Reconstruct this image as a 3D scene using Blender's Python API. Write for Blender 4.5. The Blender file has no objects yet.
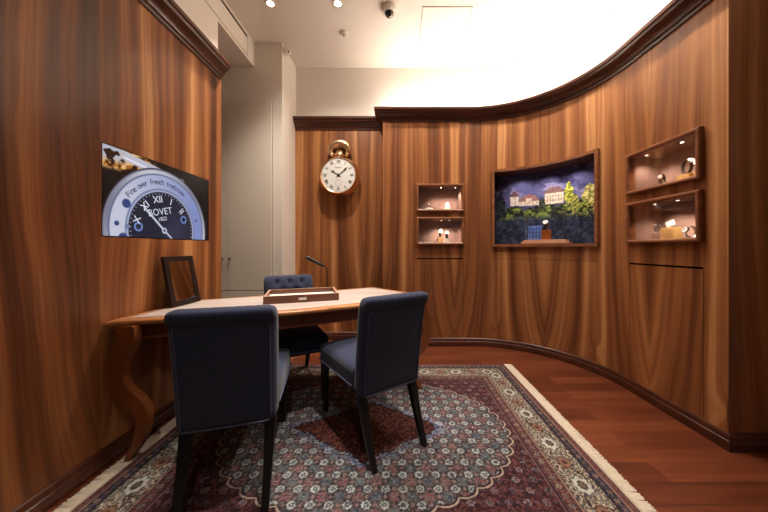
import bpy, bmesh, math, random
import numpy as np
from mathutils import Vector, Matrix, Euler

random.seed(7)
rng = np.random.default_rng(11)
SC = bpy.context.scene
COL = SC.collection
PI = math.pi
R = math.radians

# ------------------------------------------------------------------ materials
def lin(c):
    return tuple(((v / 255.0) / 12.92 if v <= 10.31 else (((v / 255.0) + 0.055) / 1.055) ** 2.4) for v in c)

class NT:
    """small helper round a node tree"""
    def __init__(self, name):
        self.m = bpy.data.materials.new(name)
        self.m.use_nodes = True
        self.t = self.m.node_tree
        self.b = self.t.nodes['Principled BSDF']
        self.out = self.t.nodes['Material Output']
    def n(self, kind, **kw):
        x = self.t.nodes.new(kind)
        for k, v in kw.items():
            setattr(x, k, v)
        return x
    def l(self, a, b):
        self.t.links.new(a, b)
    def math(self, op, a, b=None, c=None, clamp=False):
        x = self.n('ShaderNodeMath', operation=op)
        x.use_clamp = clamp
        for i, v in enumerate((a, b, c)):
            if v is None:
                continue
            if isinstance(v, (int, float)):
                x.inputs[i].default_value = v
            else:
                self.l(v, x.inputs[i])
        return x.outputs[0]
    def comb(self, x, y, z):
        c = self.n('ShaderNodeCombineXYZ')
        for i, v in enumerate((x, y, z)):
            if isinstance(v, (int, float)):
                c.inputs[i].default_value = v
            else:
                self.l(v, c.inputs[i])
        return c.outputs[0]
    def noise(self, vec, scale=1.0, detail=3.0, rough=0.5, dist=0.0):
        x = self.n('ShaderNodeTexNoise')
        x.inputs['Scale'].default_value = scale
        x.inputs['Detail'].default_value = detail
        x.inputs['Roughness'].default_value = rough
        x.inputs['Distortion'].default_value = dist
        if vec is not None:
            self.l(vec, x.inputs['Vector'])
        return x.outputs['Fac']
    def ramp(self, fac, stops):
        x = self.n('ShaderNodeValToRGB')
        el = x.color_ramp.elements
        while len(el) < len(stops):
            el.new(0.5)
        for e, (p, c) in zip(el, stops):
            e.position = p
            e.color = (*c, 1)
        self.l(fac, x.inputs[0])
        return x.outputs[0]
    def mix(self, fac, a, b, mode='MIX'):
        x = self.n('ShaderNodeMix', data_type='RGBA', blend_type=mode)
        if isinstance(fac, (int, float)):
            x.inputs[0].default_value = fac
        else:
            self.l(fac, x.inputs[0])
        for i, v in ((6, a), (7, b)):
            if isinstance(v, tuple):
                x.inputs[i].default_value = (*v, 1)
            else:
                self.l(v, x.inputs[i])
        return x.outputs[2]
    def bump(self, h, strength=0.1, dist=0.01):
        x = self.n('ShaderNodeBump')
        x.inputs['Strength'].default_value = strength
        x.inputs['Distance'].default_value = dist
        self.l(h, x.inputs['Height'])
        self.l(x.outputs[0], self.b.inputs['Normal'])
    def coord(self, which='Object'):
        return self.n('ShaderNodeTexCoord').outputs[which]
    def sep(self, v):
        s = self.n('ShaderNodeSeparateXYZ')
        self.l(v, s.inputs[0])
        return s.outputs

def plain(name, c, rough=0.5, metal=0.0, spec=0.5, noise=0.0, nscale=30.0, emit=None, estr=0.0, coat=0.0, sheen=0.0):
    w = NT(name)
    col = lin(c)
    w.b.inputs['Roughness'].default_value = rough
    w.b.inputs['Metallic'].default_value = metal
    w.b.inputs['Specular IOR Level'].default_value = spec
    w.b.inputs['Coat Weight'].default_value = coat
    w.b.inputs['Sheen Weight'].default_value = sheen
    if noise:
        f = w.noise(w.coord(), nscale, 3)
        k = w.ramp(f, [(0.25, tuple(v * (1 - noise) for v in col)), (0.75, tuple(min(1, v * (1 + noise)) for v in col))])
        w.l(k, w.b.inputs['Base Color'])
    else:
        w.b.inputs['Base Color'].default_value = (*col, 1)
    if emit:
        w.b.inputs['Emission Color'].default_value = (*lin(emit), 1)
        w.b.inputs['Emission Strength'].default_value = estr
    return w.m

def veneer(name, leaf, stops, rough=0.36, offs=0.0, vee=0.36, knots=0.07, dark=None):
    """book-matched walnut veneer; uses the UV map (metres along the wall, metres up). Leaves meet in a V every two leaves"""
    w = NT(name)
    u, v, _ = w.sep(w.coord('UV'))
    s = w.math('ADD', u, offs)
    pair = w.math('FLOOR', w.math('ADD', w.math('DIVIDE', s, 2 * leaf), 0.5))
    t = w.math('PINGPONG', s, leaf)
    pz = w.math('MULTIPLY', pair, 5.37)
    warp = w.noise(w.comb(w.math('MULTIPLY', t, 2.2), w.math('MULTIPLY', v, 0.75), pz), 1.0, 2)
    warp2 = w.noise(w.comb(w.math('MULTIPLY', t, 9.0), w.math('MULTIPLY', v, 2.2), pz), 1.0, 2)
    t2 = w.math('ADD', t, w.math('ADD', w.math('MULTIPLY', w.math('SUBTRACT', warp, 0.5), 0.12), w.math('MULTIPLY', w.math('SUBTRACT', warp2, 0.5), 0.018)))
    # the figure closes towards the floor at the joint and opens upwards
    sh = w.math('MULTIPLY', vee, w.math('SUBTRACT', 1.0, w.math('POWER', 2.718, w.math('MULTIPLY', v, -1.15))))
    c = w.math('SUBTRACT', t2, w.math('MULTIPLY', sh, w.math('SUBTRACT', 1.0, w.math('DIVIDE', t, leaf))))
    # knot near the floor at the other joint
    a = w.math('POWER', w.math('DIVIDE', w.math('SUBTRACT', t, leaf), 0.055), 2.0)
    b = w.math('POWER', w.math('DIVIDE', w.math('SUBTRACT', v, 0.20), 0.085), 2.0)
    kn = w.math('POWER', 2.718, w.math('MULTIPLY', w.math('ADD', a, b), -1.0))
    c = w.math('SUBTRACT', c, w.math('MULTIPLY', kn, knots))
    broad = w.noise(w.comb(w.math('MULTIPLY', c, 6.5), w.math('MULTIPLY', v, 0.20), pz), 1.0, 1, 0.5)
    band = w.noise(w.comb(w.math('MULTIPLY', c, 24.0), w.math('MULTIPLY', v, 0.35), pz), 1.0, 3, 0.62)
    fib = w.noise(w.comb(w.math('MULTIPLY', c, 230.0), w.math('MULTIPLY', v, 4.0), pz), 1.0, 2, 0.6)
    f = w.math('ADD', w.math('MULTIPLY', broad, 0.60), w.math('ADD', w.math('MULTIPLY', band, 0.27), w.math('MULTIPLY', fib, 0.13)))
    f = w.math('ADD', f, w.math('MULTIPLY', kn, -0.05))
    if dark is not None:            # one sheet of the panelling is darker
        f = w.math('SUBTRACT', f, w.math('MULTIPLY', w.math('LESS_THAN', u, dark), 0.06))
    col = w.ramp(f, stops)
    w.l(col, w.b.inputs['Base Color'])
    w.b.inputs['Roughness'].default_value = rough
    w.b.inputs['Specular IOR Level'].default_value = 0.35
    w.bump(fib, 0.05, 0.002)
    return w.m

def wood(name, c0, c1, axis='X', scale=1.0, rough=0.35, coat=0.0):
    w = NT(name)
    x, y, z = w.sep(w.coord())
    k = {'X': (1.2, 16, 16), 'Y': (16, 1.2, 16), 'Z': (16, 16, 1.2)}[axis]
    vec = w.comb(w.math('MULTIPLY', x, k[0] * scale), w.math('MULTIPLY', y, k[1] * scale), w.math('MULTIPLY', z, k[2] * scale))
    a = w.noise(vec, 1.0, 4, 0.6, 0.4)
    b = w.noise(vec, 7.0, 2, 0.6)
    f = w.math('ADD', w.math('MULTIPLY', a, 0.75), w.math('MULTIPLY', b, 0.25))
    w.l(w.ramp(f, [(0.32, lin(c0)), (0.68, lin(c1))]), w.b.inputs['Base Color'])
    w.b.inputs['Roughness'].default_value = rough
    w.b.inputs['Coat Weight'].default_value = coat
    w.bump(b, 0.05, 0.002)
    return w.m

def floor_mat():
    w = NT('floor_boards')
    x, y, z = w.sep(w.coord())
    br = w.n('ShaderNodeTexBrick')
    br.offset = 0.37
    br.inputs['Scale'].default_value = 1.0
    br.inputs['Brick Width'].default_value = 1.35
    br.inputs['Row Height'].default_value = 0.125
    br.inputs['Mortar Size'].default_value = 0.0012
    br.inputs['Color1'].default_value = (0, 0, 0, 1)
    br.inputs['Color2'].default_value = (1, 1, 1, 1)
    br.inputs['Mortar'].default_value = (0.5, 0.5, 0.5, 1)
    br.inputs['Bias'].default_value = 0.0
    w.l(w.comb(x, y, 0.0), br.inputs['Vector'])
    tone = w.sep(br.outputs['Color'])[0]
    row = w.math('FLOOR', w.math('DIVIDE', y, 0.125))
    g = w.noise(w.comb(w.math('MULTIPLY', x, 1.6), w.math('MULTIPLY', y, 26), w.math('ADD', w.math('MULTIPLY', row, 3.1), tone)), 1.0, 4, 0.6, 0.5)
    fine = w.noise(w.comb(w.math('MULTIPLY', x, 9), w.math('MULTIPLY', y, 220), 0.0), 1.0, 2)
    f = w.math('ADD', w.math('MULTIPLY', g, 0.6), w.math('ADD', w.math('MULTIPLY', tone, 0.25), w.math('MULTIPLY', fine, 0.15)))
    col = w.ramp(f, [(0.2, lin((62, 28, 16))), (0.5, lin((100, 49, 28))), (0.85, lin((136, 75, 45)))])
    col = w.mix(br.outputs['Fac'], col, lin((40, 18, 10)))
    w.l(col, w.b.inputs['Base Color'])
    w.b.inputs['Roughness'].default_value = 0.33
    w.b.inputs['Specular IOR Level'].default_value = 0.4
    w.bump(fine, 0.04, 0.002)
    return w.m

def painted(name, attr='print', rough=0.8, emit=0.0, base=True, bump=0.0):
    """colours come from a woven / printed / displayed pattern stored on the mesh"""
    w = NT(name)
    a = w.n('ShaderNodeAttribute', attribute_name=attr)
    if base:
        w.l(a.outputs['Color'], w.b.inputs['Base Color'])
    else:
        w.b.inputs['Base Color'].default_value = (0.01, 0.01, 0.01, 1)
    w.b.inputs['Roughness'].default_value = rough
    w.b.inputs['Specular IOR Level'].default_value = 0.15 if base else 0.4
    if emit:
        w.l(a.outputs['Color'], w.b.inputs['Emission Color'])
        w.b.inputs['Emission Strength'].default_value = emit
    if bump:
        w.bump(w.noise(w.coord(), 420, 2), bump, 0.003)
    return w.m

def glass_mat(name, refl=0.07):
    w = NT(name)
    w.t.nodes.remove(w.b)
    tr = w.n('ShaderNodeBsdfTransparent')
    gl = w.n('ShaderNodeBsdfGlossy')
    gl.inputs['Roughness'].default_value = 0.02
    lw = w.n('ShaderNodeLayerWeight')
    lw.inputs[0].default_value = 0.25
    f = w.math('ADD', w.math('MULTIPLY', lw.outputs['Fresnel'], 0.5), refl, clamp=True)
    mx = w.n('ShaderNodeMixShader')
    w.l(f, mx.inputs[0]); w.l(tr.outputs[0], mx.inputs[1]); w.l(gl.outputs[0], mx.inputs[2])
    w.l(mx.outputs[0], w.out.inputs[0])
    return w.m

VST = [(0.32, lin((78, 43, 25))), (0.42, lin((118, 69, 39))), (0.50, lin((149, 94, 54))), (0.58, lin((176, 118, 71))), (0.69, lin((210, 157, 105)))]
M = {}
M['veneer'] = veneer('walnut_veneer', 0.49, VST, 0.38, -0.845 + 9.8)
M['veneer_left'] = veneer('walnut_veneer_left', 0.95, [(0.33, lin((70, 38, 23))), (0.42, lin((110, 64, 37))), (0.49, lin((142, 87, 50))), (0.56, lin((174, 115, 68))), (0.64, lin((214, 160, 106)))], 0.36, -2.368 + 9.5, 0.22, 0.10, 2.368)
M['trimwood'] = wood('dark_trim_wood', (54, 26, 16), (90, 46, 29), 'X', 0.6, 0.3)
M['framewood'] = wood('niche_frame_wood', (108, 62, 38), (156, 100, 64), 'X', 1.5, 0.35)
M['floor'] = floor_mat()
M['white'] = plain('white_plaster', (229, 218, 205), 0.9, spec=0.1, noise=0.012, nscale=4)
M['white2'] = plain('white_lacquer', (221, 208, 192), 0.55, spec=0.3)
M['gap'] = plain('shadow_gap', (14, 9, 7), 0.9, spec=0.0)
M['slot'] = plain('slot_black', (22, 20, 18), 0.9, spec=0.0)
M['button'] = plain('dark_navy_button', (16, 18, 28), 0.8, spec=0.2)
M['tabletop'] = wood('table_wood', (140, 82, 42), (196, 132, 78), 'X', 1.0, 0.28, 0.2)
M['tableleg'] = wood('table_leg_wood', (98, 50, 24), (140, 78, 40), 'Z', 1.0, 0.32, 0.1)
M['inlay'] = wood('pale_burl_inlay', (182, 163, 154), (220, 205, 196), 'X', 0.45, 0.3, 0.2)
M['line'] = plain('dark_inlay_line', (96, 54, 30), 0.35)
M['navy'] = plain('navy_fabric', (46, 51, 72), 0.95, spec=0.12, noise=0.16, nscale=260, sheen=0.15)
M['piping'] = plain('navy_piping', (70, 74, 98), 0.75, spec=0.25)
M['blackwood'] = plain('black_lacquered_wood', (14, 11, 11), 0.35, spec=0.4)
M['mirrorframe'] = plain('mirror_frame_wood', (34, 22, 17), 0.4, spec=0.4)
M['mirror'] = plain('mirror_glass', (226, 226, 226), 0.03, metal=1.0)
M['traywood'] = wood('tray_walnut', (86, 48, 34), (124, 76, 56), 'X', 2.0, 0.38)
M['traylip'] = wood('tray_light_edge', (178, 130, 104), (208, 164, 138), 'X', 2.0, 0.4)
M['cream'] = plain('cream_suede', (226, 216, 204), 0.95, spec=0.05, noise=0.05, nscale=120)
M['steel'] = plain('polished_steel', (214, 214, 216), 0.18, metal=1.0)
M['gold'] = plain('rose_gold', (240, 200, 160), 0.22, metal=1.0)
M['golddark'] = plain('aged_gold', (226, 190, 150), 0.3, metal=1.0, noise=0.2, nscale=60)
M['dial'] = plain('white_enamel', (238, 236, 230), 0.4, spec=0.5)
M['ink'] = plain('black_ink', (26, 26, 32), 0.6)
M['blacksatin'] = plain('black_satin_metal', (16, 15, 16), 0.35, metal=0.4)
M['bezel'] = plain('screen_bezel', (8, 8, 9), 0.3)
M['suede'] = plain('mauve_suede', (150, 122, 114), 0.95, spec=0.05, noise=0.06, nscale=60)
M['suede_top'] = plain('niche_top_wood', (84, 48, 32), 0.6)
M['block'] = plain('honey_gold_block', (236, 194, 124), 0.4, metal=0.0)
M['whiteblock'] = plain('white_block', (238, 230, 218), 0.5)
M['brownblock'] = plain('taupe_block', (140, 110, 98), 0.6)
M['orange'] = wood('amber_wood_block', (168, 84, 30), (206, 116, 52), 'Z', 1.5, 0.4)
M['blue'] = plain('blue_panel', (120, 160, 245), 0.5)
M['bluedark'] = plain('blue_panel_lines', (44, 70, 150), 0.5)
M['plinth'] = wood('pale_plinth_wood', (176, 128, 100), (206, 162, 132), 'X', 1.5, 0.4)
M['strapdark'] = plain('dark_leather', (38, 28, 26), 0.6)
M['strapsteel'] = plain('steel_bracelet', (200, 198, 196), 0.3, metal=1.0)
M['glass'] = glass_mat('display_glass', 0.025)
M['lampglow'] = plain('downlight_glow', (255, 240, 220), 0.5, emit=(255, 236, 208), estr=30.0)
M['spotglow'] = plain('niche_spot_glow', (255, 240, 220), 0.5, emit=(255, 236, 212), estr=14.0)
M['strip'] = plain('strip_light_glow', (255, 238, 212), 0.5, emit=(255, 246, 235), estr=200.0)
M['rug'] = painted('rug_pile', rough=0.98, bump=0.25)
M['fringe'] = plain('cotton_fringe', (232, 220, 202), 0.95, spec=0.05, noise=0.10, nscale=90)
M['print'] = painted('backdrop_print', rough=0.6)
M['screen'] = painted('screen_picture', rough=0.25, emit=0.85, base=False)
M['screentext_dark'] = plain('screen_text_dark', (10, 10, 14), 0.3, emit=(36, 44, 76), estr=0.9)
M['screentext'] = plain('screen_text_light', (10, 10, 10), 0.3, emit=(214, 220, 236), estr=0.9)
M['smoked'] = plain('smoked_dome', (12, 12, 13), 0.08, spec=0.8)

# ------------------------------------------------------------------ mesh helpers
class MB:
    def __init__(self):
        self.v, self.f, self.mi = [], [], []
    def add(self, vs, fs, mi=0):
        o = len(self.v)
        self.v += [tuple(p) for p in vs]
        self.f += [tuple(i + o for i in f) for f in fs]
        self.mi += [mi] * len(fs)
        return self
    def box(self, c, s, rz=0.0, rx=0.0, ry=0.0, mi=0):
        m = Matrix.Translation(c) @ Euler((rx, ry, rz)).to_matrix().to_4x4()
        vs = [m @ Vector((x * s[0] / 2, y * s[1] / 2, z * s[2] / 2)) for x in (-1, 1) for y in (-1, 1) for z in (-1, 1)]
        return self.add(vs, [(0, 1, 3, 2), (4, 6, 7, 5), (0, 4, 5, 1), (2, 3, 7, 6), (0, 2, 6, 4), (1, 5, 7, 3)], mi)
    def lathe(self, prof, n=32, m=None, mi=0):
        """prof: (radius, height) pairs, turned about local Z"""
        m = m or Matrix()
        vs, fs = [], []
        k = len(prof)
        for i in range(n):
            a = 2 * PI * i / n
            for r, z in prof:
                vs.append(m @ Vector((r * math.cos(a), r * math.sin(a), z)))
        for i in range(n):
            j = (i + 1) % n
            for q in range(k - 1):
                fs.append((i * k + q, j * k + q, j * k + q + 1, i * k + q + 1))
        return self.add(vs, fs, mi)
    def tube(self, pts, rad, n=8, closed=False, cap=True, mi=0, flat=1.0, up=(0, 0, 1)):
        pts = [Vector(p) for p in pts]
        if not hasattr(rad, '__len__'):
            rad = [rad] * len(pts)
        vs, fs = [], []
        L = len(pts)
        up = Vector(up)
        for i, p in enumerate(pts):
            a = pts[(i - 1) % L] if (closed or i > 0) else p
            b = pts[(i + 1) % L] if (closed or i < L - 1) else p
            t = (b - a)
            if t.length < 1e-9:
                t = Vector((0, 0, 1))
            t.normalize()
            u = up if abs(t.dot(up)) < 0.97 else (Vector((0, 1, 0)) if abs(t.y) < 0.9 else Vector((1, 0, 0)))
            x = t.cross(u).normalized()
            y = x.cross(t).normalized()
            for q in range(n):
                g = 2 * PI * q / n
                vs.append(p + (x * math.cos(g) + y * math.sin(g) * flat) * rad[i])
        for i in range(L if closed else L - 1):
            j = (i + 1) % L
            for q in range(n):
                r = (q + 1) % n
                fs.append((i * n + q, i * n + r, j * n + r, j * n + q))
        if cap and not closed:
            fs.append(tuple(reversed(range(n))))
            fs.append(tuple((L - 1) * n + q for q in range(n)))
        return self.add(vs, fs, mi)
    def prism(self, poly, z0, z1, mi=0, m=None):
        m = m or Matrix()
        n = len(poly)
        vs = [m @ Vector((x, y, z0)) for x, y in poly] + [m @ Vector((x, y, z1)) for x, y in poly]
        fs = [tuple(reversed(range(n))), tuple(range(n, 2 * n))]
        fs += [(i, (i + 1) % n, n + (i + 1) % n, n + i) for i in range(n)]
        return self.add(vs, fs, mi)
    def build(self, name, mats, parent=None, smooth=None, bevel=0.0, seg=2, sub=0, recalc=True, loc=None):
        me = bpy.data.meshes.new(name)
        me.from_pydata(self.v, [], self.f)
        if not isinstance(mats, (list, tuple)):
            mats = [mats]
        for x in mats:
            me.materials.append(x)
        if len(mats) > 1:
            me.polygons.foreach_set('material_index', self.mi)
        if recalc:
            bm = bmesh.new(); bm.from_mesh(me)
            bmesh.ops.recalc_face_normals(bm, faces=bm.faces)
            if smooth is not None:
                for f in bm.faces:
                    f.smooth = True
                for e in bm.edges:
                    if len(e.link_faces) == 2 and e.calc_face_angle(0) > R(smooth):
                        e.smooth = False
            bm.to_mesh(me); bm.free()
        o = bpy.data.objects.new(name, me)
        COL.objects.link(o)
        if parent is not None:
            o.parent = parent
        if loc is not None:
            o.location = loc
        if bevel:
            b = o.modifiers.new('bevel', 'BEVEL')
            b.width = bevel; b.segments = seg; b.limit_method = 'ANGLE'; b.angle_limit = R(40)
        if sub:
            s = o.modifiers.new('subdivision', 'SUBSURF')
            s.levels = sub; s.render_levels = sub
        return o

def tag(o, label, cat, group=None, kind=None):
    o['label'] = label
    o['category'] = cat
    if group:
        o['group'] = group
    if kind:
        o['kind'] = kind
    return o

def thing(name, label, cat, loc=(0, 0, 0), rz=0.0, group=None):
    o = bpy.data.objects.new(name, None)
    COL.objects.link(o)
    o.empty_display_size = 0.05
    o.location = loc
    o.rotation_euler = (0, 0, rz)
    return tag(o, label, cat, group)

def struct(o):
    o['kind'] = 'structure'
    return o

def dup(root, loc, rz, label, name=None):
    r = root.copy(); COL.objects.link(r)
    r.location = loc; r.rotation_euler = (0, 0, rz); r['label'] = label
    for ch in list(root.children):
        c = ch.copy(); COL.objects.link(c); c.parent = r
        for g in list(ch.children):
            d = g.copy(); COL.objects.link(d); d.parent = c
    return r

def text_geo(body, size, bold=0.0, res=3):
    cu = bpy.data.curves.new('txt', 'FONT')
    cu.body = body; cu.size = size; cu.align_x = 'CENTER'; cu.align_y = 'CENTER'
    cu.offset = bold; cu.resolution_u = res
    o = bpy.data.objects.new('txt', cu)
    COL.objects.link(o)
    dg = bpy.context.evaluated_depsgraph_get()
    me = o.evaluated_get(dg).to_mesh()
    vs = [tuple(v.co) for v in me.vertices]
    fs = [tuple(p.vertices) for p in me.polygons]
    o.evaluated_get(dg).to_mesh_clear()
    bpy.data.objects.remove(o)
    bpy.data.curves.remove(cu)
    return vs, fs

def rounded(half, r, n=10, fn=None):
    """rounded box (half sizes) as a closed quad mesh, every vertex passed through fn"""
    vs, fs, idx = [], [], {}
    hx, hy, hz = half
    def key(p):
        return tuple(round(c, 6) for c in p)
    def lin_(h, k):
        # dense near the ends so the radius is round
        a = [-h, -h + r * 0.12, -h + r * 0.4, -h + r]
        b = [h - r, h - r * 0.4, h - r * 0.12, h]
        mid = [(-h + r) + (2 * h - 2 * r) * i / k for i in range(1, k)]
        return a + mid + b
    ax = [lin_(hx, n), lin_(hy, max(2, n // 3)), lin_(hz, n)]
    def vert(p):
        k = key(p)
        if k in idx:
            return idx[k]
        q = Vector(p)
        inner = Vector((max(-hx + r, min(hx - r, p[0])), max(-hy + r, min(hy - r, p[1])), max(-hz + r, min(hz - r, p[2]))))
        d = q - inner
        if d.length > 1e-9:
            q = inner + d.normalized() * r
        if fn:
            q = Vector(fn(q))
        idx[k] = len(vs); vs.append(tuple(q))
        return idx[k]
    H = (hx, hy, hz)
    for a in range(3):
        b, c = (a + 1) % 3, (a + 2) % 3
        for sgn in (-1, 1):
            for i in range(len(ax[b]) - 1):
                for j in range(len(ax[c]) - 1):
                    quad = []
                    for (ii, jj) in ((i, j), (i + 1, j), (i + 1, j + 1), (i, j + 1)):
                        p = [0, 0, 0]
                        p[a] = sgn * H[a]; p[b] = ax[b][ii]; p[c] = ax[c][jj]
                        quad.append(vert(p))
                    if sgn < 0:
                        quad.reverse()
                    if len(set(quad)) == 4:
                        fs.append(tuple(quad))
    return vs, fs

def catmull(pts, n=8):
    out = []
    P = [Vector(p) for p in pts]
    for i in range(len(P) - 1):
        p0 = P[max(0, i - 1)]; p1 = P[i]; p2 = P[i + 1]; p3 = P[min(len(P) - 1, i + 2)]
        for k in range(n):
            t = k / n
            out.append(0.5 * ((2 * p1) + (-p0 + p2) * t + (2 * p0 - 5 * p1 + 4 * p2 - p3) * t * t + (-p0 + 3 * p1 - 3 * p2 + p3) * t ** 3))
    out.append(P[-1])
    return out

def inset(poly, d):
    """inset a counter-clockwise polygon"""
    n = len(poly)
    out = []
    for i in range(n):
        p0, p1, p2 = Vector(poly[i - 1]), Vector(poly[i]), Vector(poly[(i + 1) % n])
        a = (p1 - p0).normalized(); b = (p2 - p1).normalized()
        na, nb = Vector((-a.y, a.x)), Vector((-b.y, b.x))
        m = (na + nb)
        m = m / max(0.3, m.dot(na)) if m.length > 1e-6 else na
        out.append(tuple(p1 + m * d))
    return out

def vnoise(x, y, seed=0):
    """smooth value noise on arrays"""
    def h(i, j):
        n = np.sin(i * 127.1 + j * 311.7 + seed * 74.7) * 43758.5453
        return n - np.floor(n)
    xi, yi = np.floor(x), np.floor(y)
    xf, yf = x - xi, y - yi
    u, v = xf * xf * (3 - 2 * xf), yf * yf * (3 - 2 * yf)
    return (h(xi, yi) * (1 - u) * (1 - v) + h(xi + 1, yi) * u * (1 - v) + h(xi, yi + 1) * (1 - u) * v + h(xi + 1, yi + 1) * u * v)

def fbm(x, y, seed=0, o=4):
    a, s, t = 0.5, 0.0, 0.0
    for k in range(o):
        s = s + a * vnoise(x * 2 ** k, y * 2 ** k, seed + k * 3)
        t += a; a *= 0.5
    return s / t

def grid_mesh(name, nx, ny, posfn, colfn, mat, parent=None):
    U, V = np.meshgrid(np.linspace(0, 1, nx), np.linspace(0, 1, ny))
    P = posfn(U, V).reshape(-1, 3)
    C = colfn(U, V).reshape(-1, 3)
    i = np.arange(nx * ny).reshape(ny, nx)
    F = np.stack([i[:-1, :-1], i[:-1, 1:], i[1:, 1:], i[1:, :-1]], -1).reshape(-1, 4)
    me = bpy.data.meshes.new(name)
    me.vertices.add(len(P)); me.vertices.foreach_set('co', P.astype(np.float32).ravel())
    me.loops.add(F.size); me.loops.foreach_set('vertex_index', F.astype(np.int32).ravel())
    me.polygons.add(len(F)); me.polygons.foreach_set('loop_start', np.arange(0, F.size, 4, dtype=np.int32))
    me.update(calc_edges=True)
    s = np.clip(C / 255.0, 0, 1)
    L = np.where(s <= 0.04045, s / 12.92, ((s + 0.055) / 1.055) ** 2.4)
    at = me.color_attributes.new('print', 'FLOAT_COLOR', 'POINT')
    at.data.foreach_set('color', np.concatenate([L, np.ones((len(L), 1))], 1).astype(np.float32).ravel())
    me.materials.append(mat)
    o = bpy.data.objects.new(name, me); COL.objects.link(o)
    if parent is not None:
        o.parent = parent
    return o

# ------------------------------------------------------------------ room plan (metres; camera at the origin looking along +Y)
CEIL = 3.44
WZ = 2.765                       # top of the wood panelling
XL = -1.55                       # face of the left panelling
YB, YC = 3.30, 3.53              # curved panelling's straight run, clock panel
CX, CY, RAD = 0.85, 2.25, 1.05   # centre and radius of the curved panelling
XR = CX + RAD                    # 1.90
YE = 1.60                        # where the right panelling ends
X0 = -0.155
S1 = CX - X0; S2 = S1 + RAD * PI / 2; S3 = S2 + (CY - YE)

def path_main(s):
    """point and normal into the wall at arc length s of the curved panelling"""
    if s <= S1:
        return (X0 + s, YB, 0.0, 1.0)
    if s <= S2:
        a = (s - S1) / RAD
        return (CX + RAD * math.sin(a), CY + RAD * math.cos(a), math.sin(a), math.cos(a))
    return (XR, CY - (s - S2), 1.0, 0.0)

def wall_mesh(name, path, ss, zs, holes, mat, u0=0.0, slotmat=None):
    """panelling skin with rectangular openings; each opening gets its reveals, shallow slots get a back as well"""
    eps = 1e-6
    S = sorted(set([round(x, 5) for x in ss] + [round(h[k], 5) for h in holes for k in (0, 1)]))
    Z = sorted(set([round(x, 5) for x in zs] + [round(h[k], 5) for h in holes for k in (2, 3)]))
    me = bpy.data.meshes.new(name)
    bm = bmesh.new()
    uv = bm.loops.layers.uv.new('UVMap')
    cache = {}
    def V(s, z, d=0.0):
        k = (round(s, 5), round(z, 5), round(d, 5))
        if k not in cache:
            x, y, nx, ny = path(s)
            cache[k] = bm.verts.new((x + nx * d, y + ny * d, z))
        return cache[k]
    def quad(pts, mi=0):
        f = bm.faces.new([V(*p) for p in pts])
        f.material_index = mi
        for lp, p in zip(f.loops, pts):
            lp[uv].uv = (p[0] + u0, p[1])
    def inhole(s, z):
        return any(h[0] < s < h[1] and h[2] < z < h[3] for h in holes)
    for i in range(len(S) - 1):
        for j in range(len(Z) - 1):
            if not inhole((S[i] + S[i + 1]) / 2, (Z[j] + Z[j + 1]) / 2):
                quad([(S[i], Z[j]), (S[i + 1], Z[j]), (S[i + 1], Z[j + 1]), (S[i], Z[j + 1])])
    for h in holes:
        s0, s1, z0, z1, d = h[:5]
        sub = [x for x in S if s0 - eps <= x <= s1 + eps]
        zub = [x for x in Z if z0 - eps <= x <= z1 + eps]
        for a, b in zip(sub[:-1], sub[1:]):
            quad([(a, z0), (b, z0), (b, z0, d), (a, z0, d)], 1 if d < 0.05 else 0)
            quad([(a, z1), (b, z1), (b, z1, d), (a, z1, d)], 1 if d < 0.05 else 0)
            if d < 0.05:
                quad([(a, z0, d), (b, z0, d), (b, z1, d), (a, z1, d)], 1)
        for a, b in zip(zub[:-1], zub[1:]):
            quad([(s0, a), (s0, b), (s0, b, d), (s0, a, d)], 1 if d < 0.05 else 0)
            quad([(s1, a), (s1, b), (s1, b, d), (s1, a, d)], 1 if d < 0.05 else 0)
    bm.to_mesh(me); bm.free()
    me.materials.append(mat); me.materials.append(slotmat or M['gap'])
    o = bpy.data.objects.new(name, me); COL.objects.link(o)
    return struct(o)

def frange(a, b, step):
    n = max(1, int(math.ceil((b - a) / step - 1e-6)))
    return [a + (b - a) * i / n for i in range(n + 1)]

# openings
NW, NH = 0.52, 0.285             # clear size of a watch niche
LNX = 0.518                      # centre of the left pair (x)
RNY = 2.005                      # centre of the right pair (y)
NZ_TOP, NZ_LOW = 1.597, 1.207    # sill heights of the upper and lower niches
sL = LNX - X0
sR = S2 + (CY - RNY)
sD0, sD1 = 1.300, 2.323          # the curved display
DZ0, DZ1 = 1.19, 2.03
holes = []
for sc_ in (sL, sR):
    for z0 in (NZ_TOP, NZ_LOW):
        holes.append((sc_ - NW / 2, sc_ + NW / 2, z0, z0 + NH, 0.06))
    holes.append((sc_ - 0.275, sc_ + 0.275, 1.018, 1.031, 0.02))          # gap over the door panel
    for e in (-0.275, 0.275):
        holes.append((sc_ + e - 0.0012, sc_ + e + 0.0012, 0.10, 1.012, 0.01))   # door panel joints
holes.append((sD0, sD1, DZ0, DZ1, 0.06))
holes.append((sD0, sD1, 1.026, 1.0285, 0.01))
struct(wall_mesh('wall_back', path_main, [0, S1] + frange(S1, S2, 0.035) + [S2, S3], [0, WZ], holes, M['veneer']))

def seg_path(p, q, n):
    L = math.dist(p, q)
    return (lambda s: (p[0] + (q[0] - p[0]) * s / L, p[1] + (q[1] - p[1]) * s / L, n[0], n[1])), L

pth, L = seg_path((-1.27, YC), (X0, YC), (0, 1))
wall_mesh('wall_back_left', pth, [0, L], [0, WZ], [], M['veneer'], u0=-1.27 + 0.27)
pth, L = seg_path((X0, YC), (X0, YB), (1, 0))
wall_mesh('wall_back_return', pth, [0, L], [0, WZ], [], M['veneer'], u0=3.3)
pth, L = seg_path((XR, YE), (3.2, YE), (0, 1))
wall_mesh('wall_right', pth, [0, L], [0, WZ], [], M['veneer'], u0=S3 + 0.06)

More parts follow.
